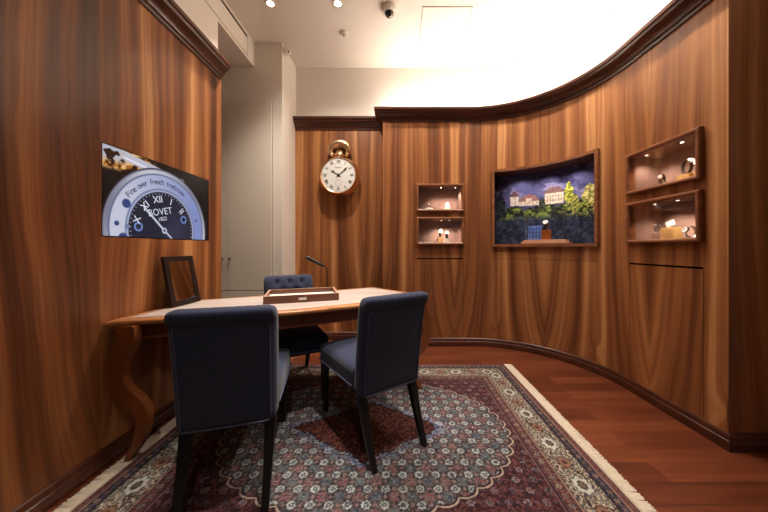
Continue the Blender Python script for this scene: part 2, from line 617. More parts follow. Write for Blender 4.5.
# left panelling with the opening for the screen
TY0, TY1, TZ0, TZ1 = 1.472, 2.322, 1.209, 1.712
pth, L = seg_path((XL, -0.9), (XL, 2.485), (-1, 0))
wall_mesh('wall_left', pth, [0, L], [0, 2.70], [(TY0 + 0.9, TY1 + 0.9, TZ0, TZ1, 0.06)], M['veneer_left'])
pth, L = seg_path((XL, 2.485), (XL - 0.20, 2.485), (0, -1))
wall_mesh('wall_left_end', pth, [0, L], [0, 2.70], [], M['veneer_left'], u0=4.0)

# plaster: upper left, bulkhead, alcove, back wall with its curve
b = MB()
b.box((-1.68, 0.79, (2.70 + CEIL) / 2), (0.2, 3.39, CEIL - 2.70))
struct(b.build('wall_left_upper', M['white']))
b = MB()
b.box((-2.18, 2.8025, (3.165 + CEIL) / 2), (1.2, 0.635, CEIL - 3.165))
struct(b.build('trim_1', M['white']))
b = MB()
b.box((-2.035, 3.37, CEIL / 2), (1.53, 0.50, CEIL))
struct(b.build('wall_alcove_back', M['white']))
b = MB()
b.box((-2.82, 2.5, CEIL / 2), (0.08, 2.0, CEIL))
struct(b.build('wall_alcove_side', M['white']))
b = MB()
pw = [(-1.27, 3.56)] + [(CX + 1.31 * math.sin(a), CY + 1.31 * math.cos(a)) for a in frange(0, PI / 2, PI / 60)] + [(2.16, 0.2)]
po = [(-1.27, 3.66)] + [(CX + 1.41 * math.sin(a), CY + 1.41 * math.cos(a)) for a in frange(0, PI / 2, PI / 60)] + [(2.26, 0.2)]
n = len(pw)
b.add([(x, y, 0) for x, y in pw] + [(x, y, CEIL) for x, y in pw] + [(x, y, 0) for x, y in po] + [(x, y, CEIL) for x, y in po],
      [(i, i + 1, n + i + 1, n + i) for i in range(n - 1)] + [(2 * n + i, 3 * n + i, 3 * n + i + 1, 2 * n + i + 1) for i in range(n - 1)]
      + [(0, n, 3 * n, 2 * n), (n - 1, 3 * n - 1, 4 * n - 1, 2 * n - 1)])
struct(b.build('wall_back_upper', M['white'], smooth=30))

b = MB().box((0.2, 1.08, -0.05), (6.4, 5.2, 0.1))
struct(b.build('floor', M['floor']))
b = MB().box((0.2, 1.08, CEIL + 0.05), (6.4, 5.2, 0.1))
struct(b.build('ceiling', M['white']))

# mouldings
def sweep(name, path, prof, mat, capends=True):
    """path: (x, y, nx, ny) with the normal pointing into the room; prof: (out, z)"""
    b = MB()
    k = len(prof)
    vs = [(x + nx * d, y + ny * d, z) for x, y, nx, ny in path for d, z in prof]
    fs = [(i * k + q, (i + 1) * k + q, (i + 1) * k + (q + 1) % k, i * k + (q + 1) % k) for i in range(len(path) - 1) for q in range(k)]
    fs += [tuple(range(k)), tuple(reversed(range((len(path) - 1) * k, len(path) * k)))]
    b.add(vs, fs)
    return struct(b.build(name, mat, smooth=28))

CROWN = [(0.0, 2.635), (0.012, 2.635), (0.014, 2.658), (0.026, 2.662), (0.032, 2.68), (0.045, 2.70), (0.066, 2.714), (0.078, 2.718),
         (0.082, 2.738), (0.096, 2.742), (0.098, 2.768), (0.090, 2.772), (-0.02, 2.772), (-0.02, 2.74), (0.0, 2.74)]
CROWN_LEDGE = CROWN[:-3] + [(-0.22, 2.772), (-0.22, 2.75), (0.0, 2.75)]
BASE = [(0.0, 0.0), (0.024, 0.0), (0.024, 0.045), (0.021, 0.055), (0.016, 0.058), (0.016, 0.078), (0.012, 0.086), (0.006, 0.092), (0.0, 0.092)]
sweep('trim_2', [(XL, -0.9, 1, 0), (XL, 2.472, 1, 0)], CROWN, M['trimwood'])
sweep('trim_3', [(-1.268, YC, 0, -1), (X0 - 0.001, YC, 0, -1)], CROWN, M['trimwood'])
main = [(X0, YC - 0.001, -1, 0), (X0, YB, -1, -1)]
for s in [S1] + frange(S1, S2, 0.05) + [S2]:
    x, y, nx, ny = path_main(s)
    main.append((x, y, -nx, -ny))
crown_path = [(X0, YC - 0.003, -1, 0), (X0, YB, -1, -1)] + main[2:] + [(XR, YE, -1, -1), (3.2, YE, 0, -1)]
clean = [crown_path[0]]
for p in crown_path[1:]:
    if math.dist(p[:2], clean[-1][:2]) > 1e-4:
        clean.append(p)
sweep('trim_4', clean, CROWN, M['trimwood'])
sweep('baseboard_back', clean, BASE, M['trimwood'])
sweep('baseboard_back_left', [(-1.268, YC, 0, -1), (X0 - 0.03, YC, 0, -1)], BASE, M['trimwood'])
sweep('baseboard_left', [(XL, -0.9, 1, 0), (XL, 2.483, 1, 0)], BASE, M['trimwood'])
# ledge on top of the panelling (carries the strip light)
b = MB()
ledge = [c for c in clean]
vs, fs = [], []
for x, y, nx, ny in ledge[1:-1]:
    for d in (-0.001, -0.23):
        for z in (2.752, 2.768):
            vs.append((x + nx * d, y + ny * d, z))
for i in range(len(ledge) - 3):
    a, c = i * 4, (i + 1) * 4
    fs += [(a, c, c + 1, a + 1), (a + 2, a + 3, c + 3, c + 2), (a + 1, c + 1, c + 3, a + 3), (a, a + 2, c + 2, c)]
b.add(vs, fs)
struct(b.build('trim_5', M['white']))
strip = MB()
pts = []
for s in frange(0.06, S3 - 0.08, 0.05):
    x, y, nx, ny = path_main(s)
    pts.append((x + nx * 0.06, y + ny * 0.06, 2.781))
strip.tube(pts, 0.009, 6)
tag(strip.build('strip_light', M['strip']), 'glowing strip light lying on the ledge behind the curved crown moulding', 'lamp')

# alcove cupboard doors
def cup_door(name, x0, x1, z0, z1, hx):
    d = MB().box(((x0 + x1) / 2, 3.1085, (z0 + z1) / 2), (x1 - x0, 0.018, z1 - z0)).build(name, M['white2'], bevel=0.002)
    struct(d)
    if hx is not None:
        h = MB()
        h.lathe([(0.0, 0.0), (0.008, 0.0), (0.007, 0.012), (0.015, 0.018), (0.015, 0.026), (0.0, 0.028)], 16,
                Matrix.Translation((hx, 3.0995, 1.03)) @ Matrix.Rotation(R(90), 4, 'X'))
        h.build('handle', M['steel'], d, smooth=40)
    return d
cup_door('door_1', -1.862, -1.376, 0.68, 2.765, -1.835)
cup_door('door_2', -2.40, -1.868, 0.68, 2.765, -1.915)
cup_door('door_3', -1.862, -1.376, 0.09, 0.672, None)
cup_door('door_4', -2.40, -1.868, 0.09, 0.672, None)

b = MB()
for x0, x1, z0, z1 in ((-1.862, -1.376, 0.68, 2.765), (-2.40, -1.868, 0.68, 2.765), (-1.862, -1.376, 0.09, 0.672), (-2.40, -1.868, 0.09, 0.672)):
    b.box(((x0 + x1) / 2, 3.1190, (z0 + z1) / 2), (x1 - x0 + 0.011, 0.0022, z1 - z0 + 0.011))
struct(b.build('trim_6', plain('door_joint', (112, 98, 82), 0.9)))

# ------------------------------------------------------------------ ceiling fittings
def downlight(x, y, label):
    t = thing('downlight', label, 'ceiling light', (x, y, CEIL), 0, 'recessed ceiling downlights')
    ring = MB().lathe([(0.030, 0.0), (0.030, -0.004), (0.047, -0.005), (0.050, 0.0)], 32)
    ring.build('trim_ring', M['white2'], t, smooth=40)
    MB().lathe([(0.0, -0.0025), (0.0295, -0.0025), (0.0295, 0.0)], 32).build('lamp_lens', M['lampglow'], t)
    return t
downlight(-1.175, 2.622, 'round glowing ceiling downlight nearest the left wood wall')
downlight(-0.545, 2.622, 'round glowing ceiling downlight next to the dome camera')

t = thing('smoke_detector', 'small white smoke detector on the ceiling above the wall clock', 'detector', (-0.553, 2.98, CEIL))
MB().lathe([(0, -0.016), (0.036, -0.016), (0.045, -0.008), (0.046, 0)], 28).build('base', M['white2'], t, smooth=40)
MB().lathe([(0, -0.04), (0.010, -0.04), (0.018, -0.03), (0.020, -0.016)], 24).build('sensor', M['steel'], t, smooth=40)

t = thing('dome_camera', 'white security camera with a black dome hanging from the ceiling', 'security camera', (-0.066, 2.68, CEIL))
MB().lathe([(0, -0.042), (0.064, -0.042), (0.072, -0.034), (0.074, 0)], 36).build('housing', M['white2'], t, smooth=40)
MB().lathe([(0, -0.080), (0.018, -0.077), (0.032, -0.068), (0.041, -0.054), (0.043, -0.042)], 32).build('dome', M['smoked'], t, smooth=60)

t = thing('access_panel', 'flush square white access panel in the ceiling', 'panel', (0.49, 2.88, CEIL))
MB().box((0, 0, -0.003), (0.462, 0.442, 0.006)).build('panel', M['white'], t)
b = MB()
for sx in (-1, 1):
    b.box((sx * 0.236, 0, -0.002), (0.008, 0.464, 0.004)); b.box((0, sx * 0.226, -0.002), (0.464, 0.008, 0.004))
b.build('frame', plain('panel_joint', (170, 160, 148), 0.8), t)

t = thing('alarm_sensor', 'small white alarm sensor high on the white column', 'detector', (-1.27, 3.17, 3.37))
MB().lathe([(0, 0.075), (0.022, 0.072), (0.04, 0.055), (0.045, 0.02), (0.045, 0.0)], 24, Matrix.Rotation(R(90), 4, 'Y')).build('housing', M['white2'], t, smooth=50)
MB().lathe([(0, 0.01), (0.012, 0.006), (0.014, 0)], 14, Matrix.Translation((0.062, -0.025, -0.015)) @ Matrix.Rotation(R(110), 4, 'Y')).build('lens', M['smoked'], t, smooth=50)

t = thing('air_vent', 'long white air vent with a dark slot under the ceiling', 'vent', (-1.58, 2.10, 3.305))
b = MB()
for z in (-0.105, 0.105):
    b.box((0.004, 0, z), (0.008, 1.76, 0.014))
for y in (-0.873, 0.873):
    b.box((0.004, y, 0), (0.008, 0.014, 0.21))
b.build('frame', M['white2'], t)
MB().box((0.0015, 0, -0.012), (0.003, 1.73, 0.17)).build('blade', M['white'], t)
MB().box((0.001, 0, 0.084), (0.002, 1.73, 0.022)).build('slot', M['slot'], t)

# ------------------------------------------------------------------ screen on the left wall
def tv():
    t = thing('wall_screen', 'flush wall screen showing a large silver watch close up', 'screen', (XL, (TY0 + TY1) / 2, TZ0))
    w, h = TY1 - TY0, TZ1 - TZ0
    MB().box((-0.027, 0, h / 2), (0.05, w - 0.003, h - 0.003)).build('housing', M['bezel'], t)
    CYc, CZc = 1.876 - (TY0 + TY1) / 2, 1.266 - TZ0
    def pos(U, V):
        return np.stack([np.full_like(U, -0.0008), (U - 0.5) * (w - 0.014), 0.007 + V * (h - 0.014)], -1)
    def colr(U, V):
        y = (U - 0.5) * (w - 0.014); z = 0.007 + V * (h - 0.014)
        dy, dz = y - CYc, z - CZc
        r = np.hypot(dy, dz); a = np.degrees(np.arctan2(dy, dz))
        c = np.zeros(U.shape + (3,)) + np.array([9, 9, 13])
        def put(m, col, k=1.0):
            m = np.clip(m, 0, 1)[..., None] * k
            c[:] = c * (1 - m) + np.array(col) * m
        def ss(e0, e1, x):
            q = np.clip((x - e0) / (e1 - e0), 0, 1); return q * q * (3 - 2 * q)
        # movement parts in the top corner
        nz = fbm(U * 22, V * 16, 3)
        corner = ss(0.42, 0.30, U) * ss(0.72, 0.80, V)
        put(corner * (nz > 0.42), (176, 110, 44)); put(corner * (nz > 0.55), (236, 190, 120)); put(corner * (nz < 0.40), (40, 22, 14))
        put(ss(0.20, 0.10, U) * ss(0.80, 0.9, V) * (nz > 0.4), (190, 190, 205))
        # silver bridge bar running down to the right
        bar = V - (0.975 - 0.23 * U)
        put(ss(0.062, 0.05, np.abs(bar)) * ss(0.12, 0.16, U) * ss(0.70, 0.66, U), (196, 196, 214))
        put(ss(0.012, 0.006, np.abs(bar + 0.02)) * ss(0.12, 0.16, U) * ss(0.70, 0.66, U), (246, 246, 252))
        bar2 = V - (0.86 - 0.12 * U)
        put(ss(0.03, 0.015, np.abs(bar2)) * ss(0.36, 0.40, U) * ss(0.72, 0.68, U), (120, 122, 138))
        # watch: polished bezel, pale chapter ring, dark dial
        r = r * 0.98
        put(ss(0.400, 0.394, r), (50, 52, 66))
        sheen = 0.5 + 0.5 * np.cos(np.radians(a * 3 + 40))
        put(ss(0.393, 0.388, r), (128, 130, 150)); put(ss(0.386, 0.380, r) * sheen, (206, 206, 220))
        put(ss(0.366, 0.360, r), (108, 116, 150))
        put(ss(0.356, 0.350, r), (132, 148, 202))
        put(ss(0.356, 0.350, r) * ss(70, -80, a), (206, 208, 228))
        put(ss(0.272, 0.266, r), (120, 130, 166)); put(ss(0.262, 0.258, r), (170, 178, 210)); put(ss(0.252, 0.246, r), (30, 36, 54))
        put(ss(0.245, 0.1, r) * ss(-40, 90, a), (50, 58, 84), 0.7)
        # small cut-outs in the ring on the left, minute track
        for (aa, rr, sz, col) in ((-62, 0.30, 0.030, (52, 70, 124)), (-86, 0.322, 0.016, (52, 70, 124)), (-88, 0.26, 0.018, (120, 130, 170)), (-101, 0.29, 0.03, (52, 70, 124)), (72, 0.31, 0.013, (84, 100, 160))):
            q = np.hypot(dy - rr * math.sin(R(aa)), dz - rr * math.cos(R(aa)))
            put(ss(sz, sz * 0.75, q), col)
        for aa in (-86, 62):
            q = np.hypot(dy - 0.19 * math.sin(R(aa)), dz - 0.19 * math.cos(R(aa)))
            put(ss(0.031, 0.027, q), (110, 140, 205)); put(ss(0.019, 0.016, q), (30, 38, 62))
        tick = np.abs(((a + 16) % 6) - 3) > 2.7
        put(tick * (r > 0.232) * (r < 0.243), (200, 206, 224))
        # hands
        for aa, l, wd in ((-48, 0.20, 0.009), (130, 0.25, 0.007)):
            ux, uz = math.sin(R(aa)), math.cos(R(aa))
            al = dy * ux + dz * uz; ac = np.abs(dy * uz - dz * ux)
            put(ss(wd, wd * 0.6, ac) * (al > 0) * (al < l), (206, 212, 232))
        put(ss(0.022, 0.018, r), (198, 204, 224)); put(ss(0.010, 0.008, r), (60, 66, 90))
        return c
    grid_mesh('screen', 340, 200, pos, colr, M['screen'], t)
    def letters(name, items, mat):
        b = MB()
        for body, size, bold, r, ang, rot in items:
            vs, fs = text_geo(body, size, bold)
            m = Matrix.Translation((0.0004, CYc + r * math.sin(R(ang)), CZc + r * math.cos(R(ang)))) @ Matrix(((0, 0, 1, 0), (1, 0, 0, 0), (0, 1, 0, 0), (0, 0, 0, 1))) @ Matrix.Rotation(R(-rot), 4, 'Z')
            b.add([m @ Vector(v) for v in vs], fs)
        return b.build(name, mat, t, recalc=False)
    tilt = -15
    letters('lettering', [('BOVET', 0.062, 0.0, 0.125, -15, tilt + 2), ('1822', 0.036, 0.0, 0.078, -12, tilt + 2)], M['screentext'])
    for k, st in ((11, 'XI'), (12, 'XII'), (1, 'I'), (2, 'II'), (10, 'X')):
        a = (k - 12 if k > 6 else k) * 30 + tilt
        letters('numeral', [(st, 0.062, 0.0006, 0.205, a, a)], M['screentext'])
    phrase = 'Fine over french tradition'
    n = len(phrase)
    for i, ch in enumerate([phrase]):
        items = [(c_, 0.050, 0.0004, 0.318, -53 + 84 * q / (n - 1), -53 + 84 * q / (n - 1) + 3) for q, c_ in enumerate(phrase) if c_ != ' ']
        letters('script_line', items, M['screentext_dark'])
tv()

# ------------------------------------------------------------------ wall clock shaped like a pocket watch
def wall_clock():
    t = thing('wall_clock', 'gold pocket-watch shaped wall clock hanging on the wood panel', 'clock', (-0.697, YC, 2.032))
    rot = Matrix.Rotation(R(90), 4, 'X')            # lathe axis out of the wall (towards -Y)
    MB().lathe([(0.0, 0.002), (0.18, 0.002), (0.222, 0.022), (0.246, 0.055), (0.250, 0.075), (0.246, 0.095), (0.228, 0.128), (0.222, 0.146), (0.214, 0.153), (0.206, 0.150), (0.202, 0.141)], 72, rot).build('case', M['gold'], t, smooth=50)
    MB().lathe([(0.0, 0.143), (0.203, 0.143)], 72, rot).build('dial', M['dial'], t)
    for i, s in enumerate(['XII', 'I', 'II', 'III', 'IIII', 'V', 'VI', 'VII', 'VIII', 'IX', 'X', 'XI']):
        vs, fs = text_geo(s, 0.050, 0.0012)
        a = R(30 * i)
        m = Matrix.Translation((0.161 * math.sin(a), -0.1442, 0.161 * math.cos(a))) @ Matrix.Rotation(R(90), 4, 'X') @ Matrix.Rotation(-a, 4, 'Z')
        MB().add([m @ Vector((v[0] * 0.8, v[1], 0)) for v in vs], fs).build('numeral', M['ink'], t, recalc=False)
    b = MB()
    for k in range(60):
        a = R(6 * k)
        b.box((0.195 * math.sin(a), -0.1440, 0.195 * math.cos(a)), (0.0025, 0.0006, 0.007 if k % 5 else 0.012), ry=a)
    b.build('minute_track', M['ink'], t)
    vs, fs = text_geo('BOVET', 0.024, 0.0002)
    m = Matrix.Translation((0, -0.1442, 0.09)) @ Matrix.Rotation(R(90), 4, 'X')
    MB().add([m @ Vector(v) for v in vs], fs).build('lettering', M['ink'], t, recalc=False)
    MB().lathe([(0.038, 0.1435), (0.038, 0.1445), (0.036, 0.1445), (0.036, 0.1435)], 36, Matrix.Translation((0, 0, -0.095)) @ rot).build('seconds_ring', M['ink'], t)
    def hand(name, a, l, w, z):
        poly = [(-w * 0.5, -0.03), (w * 0.5, -0.03), (w * 0.45, l * 0.55), (w * 1.2, l * 0.72), (0, l), (-w * 1.2, l * 0.72), (-w * 0.45, l * 0.55)]
        MB().prism(poly, z, z + 0.0015, m=rot @ Matrix.Rotation(-R(a), 4, 'Z')).build(name, M['ink'], t)
    hand('hour_hand', 304, 0.105, 0.010, 0.147)
    hand('minute_hand', 50, 0.150, 0.008, 0.1495)
    MB().lathe([(0.0, 0.155), (0.008, 0.154), (0.012, 0.151), (0.012, 0.144)], 20, rot).build('hub', M['ink'], t, smooth=40)
    # neck, winding crown and the big bow on top
    yb = -0.085
    MB().lathe([(0.062, 0.205), (0.074, 0.225), (0.060, 0.236), (0.052, 0.246), (0.064, 0.254), (0.060, 0.268), (0.036, 0.274), (0.0, 0.274)], 32, Matrix.Translation((0, yb, 0))).build('neck', M['gold'], t, smooth=40)
    MB().lathe([(0.0, 0.268), (0.030, 0.270), (0.038, 0.280), (0.038, 0.302), (0.028, 0.314), (0.0, 0.318)], 24, Matrix.Translation((0, yb, 0))).build('winding_crown', M['golddark'], t, smooth=30)
    pts, rd = [], []
    for i in range(29):
        a = R(-32 + 244 * i / 28)
        pts.append((0.112 * math.cos(a), yb, 0.322 + 0.088 * math.sin(a)))
        rd.append(0.022 + 0.022 * math.sin(PI * i / 28) + 0.002 * math.sin(i * 2.4))
    MB().tube(pts, rd, 14, up=(0, 1, 0)).build('bow', M['golddark'], t, smooth=60)
    for sx in (-1, 1):
        MB().lathe([(0, -0.026), (0.020, -0.018), (0.028, 0), (0.020, 0.018), (0, 0.026)], 16, Matrix.Translation((sx * 0.092, yb, 0.268)) @ Matrix.Rotation(R(90), 4, 'Y')).build('bow_knuckle', M['gold'], t, smooth=60)
wall_clock()

# ------------------------------------------------------------------ niches
def niche(cx, cy, z, rz, label, spots):
    """origin: middle of the sill on the wall face; local x to the right, y into the wall"""
    t = thing('display_niche', label, 'display niche', (cx, cy, z), rz, 'framed watch niches in the panelling')
    w, h, d = NW - 0.004, NH - 0.004, 0.24
    e = 0.004
    b = MB()
    b.box((0, d / 2 + 0.01, e / 2 - 0.0 + 0.002), (w, d - 0.02, e))                       # sill
    b.box((0, d - e / 2, h / 2 + 0.002), (w, e, h))                                          # back
    for s in (-1, 1):
        b.box((s * (w / 2 - e / 2), d / 2 + 0.01, h / 2 + 0.002), (e, d - 0.02, h))
    b.build('lining', M['suede'], t)
    MB().box((0, d / 2 + 0.01, h - e / 2 + 0.002), (w - 0.01, d - 0.02, e)).build('soffit', M['suede_top'], t)
    # projecting picture-frame moulding
    fw, fp = 0.022, 0.034
    prof = [(-0.004, 0.03), (-0.004, -fp + 0.006), (0.004, -fp), (fw - 0.006, -fp), (fw, -fp + 0.006), (fw, -0.0005), (0.0, -0.0005)]
    b = MB()
    W, H = NW / 2 - 0.003, NH / 2 - 0.003
    corners = [(-1, -1), (1, -1), (1, 1), (-1, 1)]
    k = len(prof)
    vs = [(sx * (W + o), y, NH / 2 + sz * (H + o)) for sx, sz in corners for o, y in prof]
    fs = [(i * k + q, ((i + 1) % 4) * k + q, ((i + 1) % 4) * k + (q + 1) % k, i * k + (q + 1) % k) for i in range(4) for q in range(k)]
    b.add(vs, fs)
    b.build('frame', M['framewood'], t)
    MB().box((0, -0.006, NH / 2), (NW - 0.016, 0.004, NH - 0.016)).build('glass_pane', M['glass'], t)
    for sx in spots:
        s = MB().lathe([(0.0, -0.004), (0.008, -0.004), (0.008, 0.0), (0.013, 0.0), (0.013, -0.007), (0.016, -0.005), (0.016, 0.0)], 16, Matrix.Translation((sx, 0.046, h - 0.003)))
        so = s.build('spotlight', [M['steel'], M['spotglow']], t, smooth=40)
        g = MB().lathe([(0.0, -0.0035), (0.0095, -0.0035)], 16, Matrix.Translation((sx, 0.046, h - 0.0035))).build('lens', M['spotglow'], so)
        li = bpy.data.lights.new('niche_lamp', 'SPOT')
        li.energy = NICHE_W; li.color = (1.0, 0.80, 0.62); li.spot_size = R(115); li.spot_blend = 0.8; li.shadow_soft_size = 0.01
        lo = bpy.data.objects.new('niche_lamp', li); COL.objects.link(lo); lo.parent = t
        lo.location = (sx, 0.046, h - 0.016); lo.rotation_euler = (R(16), 0, 0)
    return t
NICHE_W = 7.5
niche(LNX, YB, NZ_TOP, 0, 'upper niche of the pair on the back wall nearest the clock', (0.02, 0.19))
niche(LNX, YB, NZ_LOW, 0, 'lower niche of the pair on the back wall nearest the clock', (0.02, 0.12))
niche(XR, RNY, NZ_TOP, -PI / 2, 'upper niche of the pair on the right wood wall', (-0.17, 0.10))
niche(XR, RNY, NZ_LOW, -PI / 2, 'lower niche of the pair on the right wood wall', (-0.10, 0.07))

def in_niche(which, x, y, z=0.0):
    e = 0.0061
    if which[0] == 'L':
        return (LNX + x, YB + y, (NZ_TOP if which[1] == 'T' else NZ_LOW) + e + z), 0.0
    return (XR + y, RNY - x, (NZ_TOP if which[1] == 'T' else NZ_LOW) + e + z), -PI / 2

def block(where, x, y, size, mat, label, cat='display block', name='display_block', z=0.0, drz=0.0, taper=1.0):
    loc, rz = in_niche(where, x, y, z)
    sx, sy, sz = size
    b = MB()
    vs = [(i * sx / 2 * k, j * sy / 2 * k, h) for h, k in ((0, 1.0), (sz, taper)) for i, j in ((-1, -1), (1, -1), (1, 1), (-1, 1))]
    b.add(vs, [(3, 2, 1, 0), (4, 5, 6, 7), (0, 1, 5, 4), (1, 2, 6, 5), (2, 3, 7, 6), (3, 0, 4, 7)])
    o = b.build(name, mat, bevel=0.0018)
    o.location = loc; o.rotation_euler = (0, 0, rz + drz)
    return tag(o, label, cat)

def watch(loc, rz, label, dia=0.042, ring=0.036, strap='strapdark', case='gold', yaw=0.0, lean=25, group='watches on display'):
    """a wrist watch closed round an upright cuff: the band stands on what is below, the face looks up and out"""
    t = thing('wristwatch', label, 'watch', loc, rz + yaw, group)
    a0 = R(lean)
    cz = ring * 1.15 + 0.003
    pts, rd = [], []
    for i in range(37):
        a = 2 * PI * i / 36
        pts.append((0, -ring * 1.0 * math.cos(a), cz + ring * 1.15 * math.sin(a)))
    b = MB()
    vs, fs = [], []
    for i in range(36):
        a = 2 * PI * i / 36
        for rr in (1.0, 0.93):
            for wx in (-0.010, 0.010):
                vs.append((wx, -ring * rr * math.cos(a), cz + ring * 1.15 * rr * math.sin(a)))
    for i in range(36):
        p, q = i * 4, ((i + 1) % 36) * 4
        fs += [(p, p + 1, q + 1, q), (p + 2, q + 2, q + 3, p + 3), (p, q, q + 2, p + 2), (p + 1, p + 3, q + 3, q + 1)]
    b.add(vs, fs); b.build('band', M[strap], t, smooth=40)
    m = Matrix.Translation((0, -ring * math.cos(a0) * 0.98, cz + ring * 1.15 * math.sin(a0) * 0.98)) @ Matrix.Rotation(R(90) - a0, 4, 'X')
    r = dia / 2
    MB().lathe([(0.0, -0.002), (r * 0.9, -0.002), (r, 0.001), (r, 0.006), (r * 0.9, 0.009), (r * 0.84, 0.0085)], 28, m).build('case', M[case], t, smooth=40)
    MB().lathe([(0.0, 0.0082), (r * 0.85, 0.0082)], 28, m).build('dial', M['dial'], t)
    MB().lathe([(0.0, 0.0), (0.0035, 0.0), (0.0035, 0.005), (0.0, 0.005)], 12, m @ Matrix.Translation((r, 0, 0.004)) @ Matrix.Rotation(R(90), 4, 'Y')).build('winding_crown', M[case], t, smooth=40)
    h = MB()
    h.box((0, r * 0.25, 0.0092), (0.0014, r * 0.55, 0.0006)); h.box((-r * 0.18, r * 0.08, 0.0092), (r * 0.42, 0.0016, 0.0006))
    for k in range(12):
        an = R(30 * k)
        h.box((r * 0.7 * math.sin(an), r * 0.7 * math.cos(an), 0.0088), (0.0012, 0.004, 0.0005), rz=-an)
    h.v = [tuple(m @ Vector(v)) for v in h.v]
    h.build('hands_and_marks', M['ink'], t)
    return t

def watch_on(where, x, y, z, label, **kw):
    loc, rz = in_niche(where, x, y, z)
    return watch(loc, rz, label, **kw)

# upper left niche: watch on a white cushion, pale tapered stand
def cushion(where, x, y, size, label):
    loc, rz = in_niche(where, x, y)
    hx, hy, hz = (v / 2 for v in size)
    vs, fs = rounded((hx, hy, hz), hz * 0.95, 8, lambda p: (p[0], p[1], p[2] * (1.0 - 0.45 * (abs(p[0]) / hx) ** 3) + hz))
    zmin = min(v[2] for v in vs)
    o = MB().add([(v[0], v[1], v[2] - zmin) for v in vs], fs).build('cushion', M['whiteblock'], smooth=60)
    o.location = loc; o.rotation_euler = (0, 0, rz)
    return tag(o, label, 'cushion')
cushion('LT', -0.122, 0.10, (0.10, 0.07, 0.034), 'small white cushion under a watch in the upper niche nearest the clock')
watch_on('LT', -0.122, 0.10, 0.034, 'small watch on the white cushion in the upper niche nearest the clock', dia=0.040, ring=0.022, strap='strapsteel', case='steel')
block('LT', 0.108, 0.12, (0.075, 0.05, 0.105), M['whiteblock'], 'pale tapered stand alone at right in the upper niche nearest the clock', 'display stand', 'display_stand', taper=0.45)
block('LT', -0.055, 0.11, (0.03, 0.035, 0.018), M['strapdark'], 'small dark block beside the cushion in the upper niche nearest the clock')
# lower left niche: tile at left, two watches side by side on blocks
block('LL', -0.125, 0.09, (0.10, 0.05, 0.014), M['whiteblock'], 'flat white tile at left in the lower niche nearest the clock', 'display tile', 'display_tile')
block('LL', 0.02, 0.115, (0.055, 0.05, 0.062), M['block'], 'honey gold block, left of two, in the lower niche nearest the clock')
block('LL', 0.098, 0.115, (0.06, 0.05, 0.052), M['whiteblock'], 'pale block, right of two, in the lower niche nearest the clock')
watch_on('LL', 0.02, 0.115, 0.062, 'watch on the honey gold block in the lower niche nearest the clock', dia=0.052, ring=0.034, case='steel', lean=45)
watch_on('LL', 0.098, 0.115, 0.052, 'watch on the pale block in the lower niche nearest the clock', dia=0.054, ring=0.034, case='gold', lean=45)
# upper right niche
block('RT', -0.09, 0.09, (0.075, 0.05, 0.020), M['whiteblock'], 'low white block at left in the upper right niche')
watch_on('RT', -0.09, 0.09, 0.020, 'small watch on the low white block in the upper right niche', dia=0.036, ring=0.032, strap='strapdark', case='gold', yaw=R(25))
block('RT', 0.072, 0.11, (0.085, 0.06, 0.055), M['block'], 'honey gold block in the middle right of the upper right niche')
watch_on('RT', 0.072, 0.11, 0.055, 'large ring shaped watch on the honey gold block in the upper right niche', dia=0.046, ring=0.043, strap='strapdark', case='steel', yaw=R(75), lean=40)
block('RT', 0.158, 0.12, (0.06, 0.05, 0.055), M['block'], 'honey gold block half hidden by the frame of the upper right niche')
watch_on('RT', 0.158, 0.12, 0.055, 'watch half hidden by the right frame of the upper right niche', dia=0.044, ring=0.034, case='steel')
# lower right niche
block('RL', -0.150, 0.12, (0.065, 0.05, 0.055), M['brownblock'], 'taupe block at left in the lower right niche')
watch_on('RL', -0.150, 0.12, 0.055, 'small watch on the taupe block in the lower right niche', dia=0.030, ring=0.026, strap='strapsteel', case='steel', lean=50)
block('RL', -0.025, 0.095, (0.095, 0.07, 0.085), M['block'], 'large honey gold block in the lower right niche')
o = block('RL', -0.025, 0.095, (0.06, 0.010, 0.038), M['whiteblock'], 'tilted white card on the large honey gold block in the lower right niche', 'card', 'display_card', z=0.085)
o.rotation_euler = (R(0), R(-18), -PI / 2); o.location.z += 0.012
watch_on('RL', 0.118, 0.085, 0.0, 'bright steel watch standing at right in the lower right niche', dia=0.050, ring=0.036, strap='strapsteel', case='steel', lean=20)

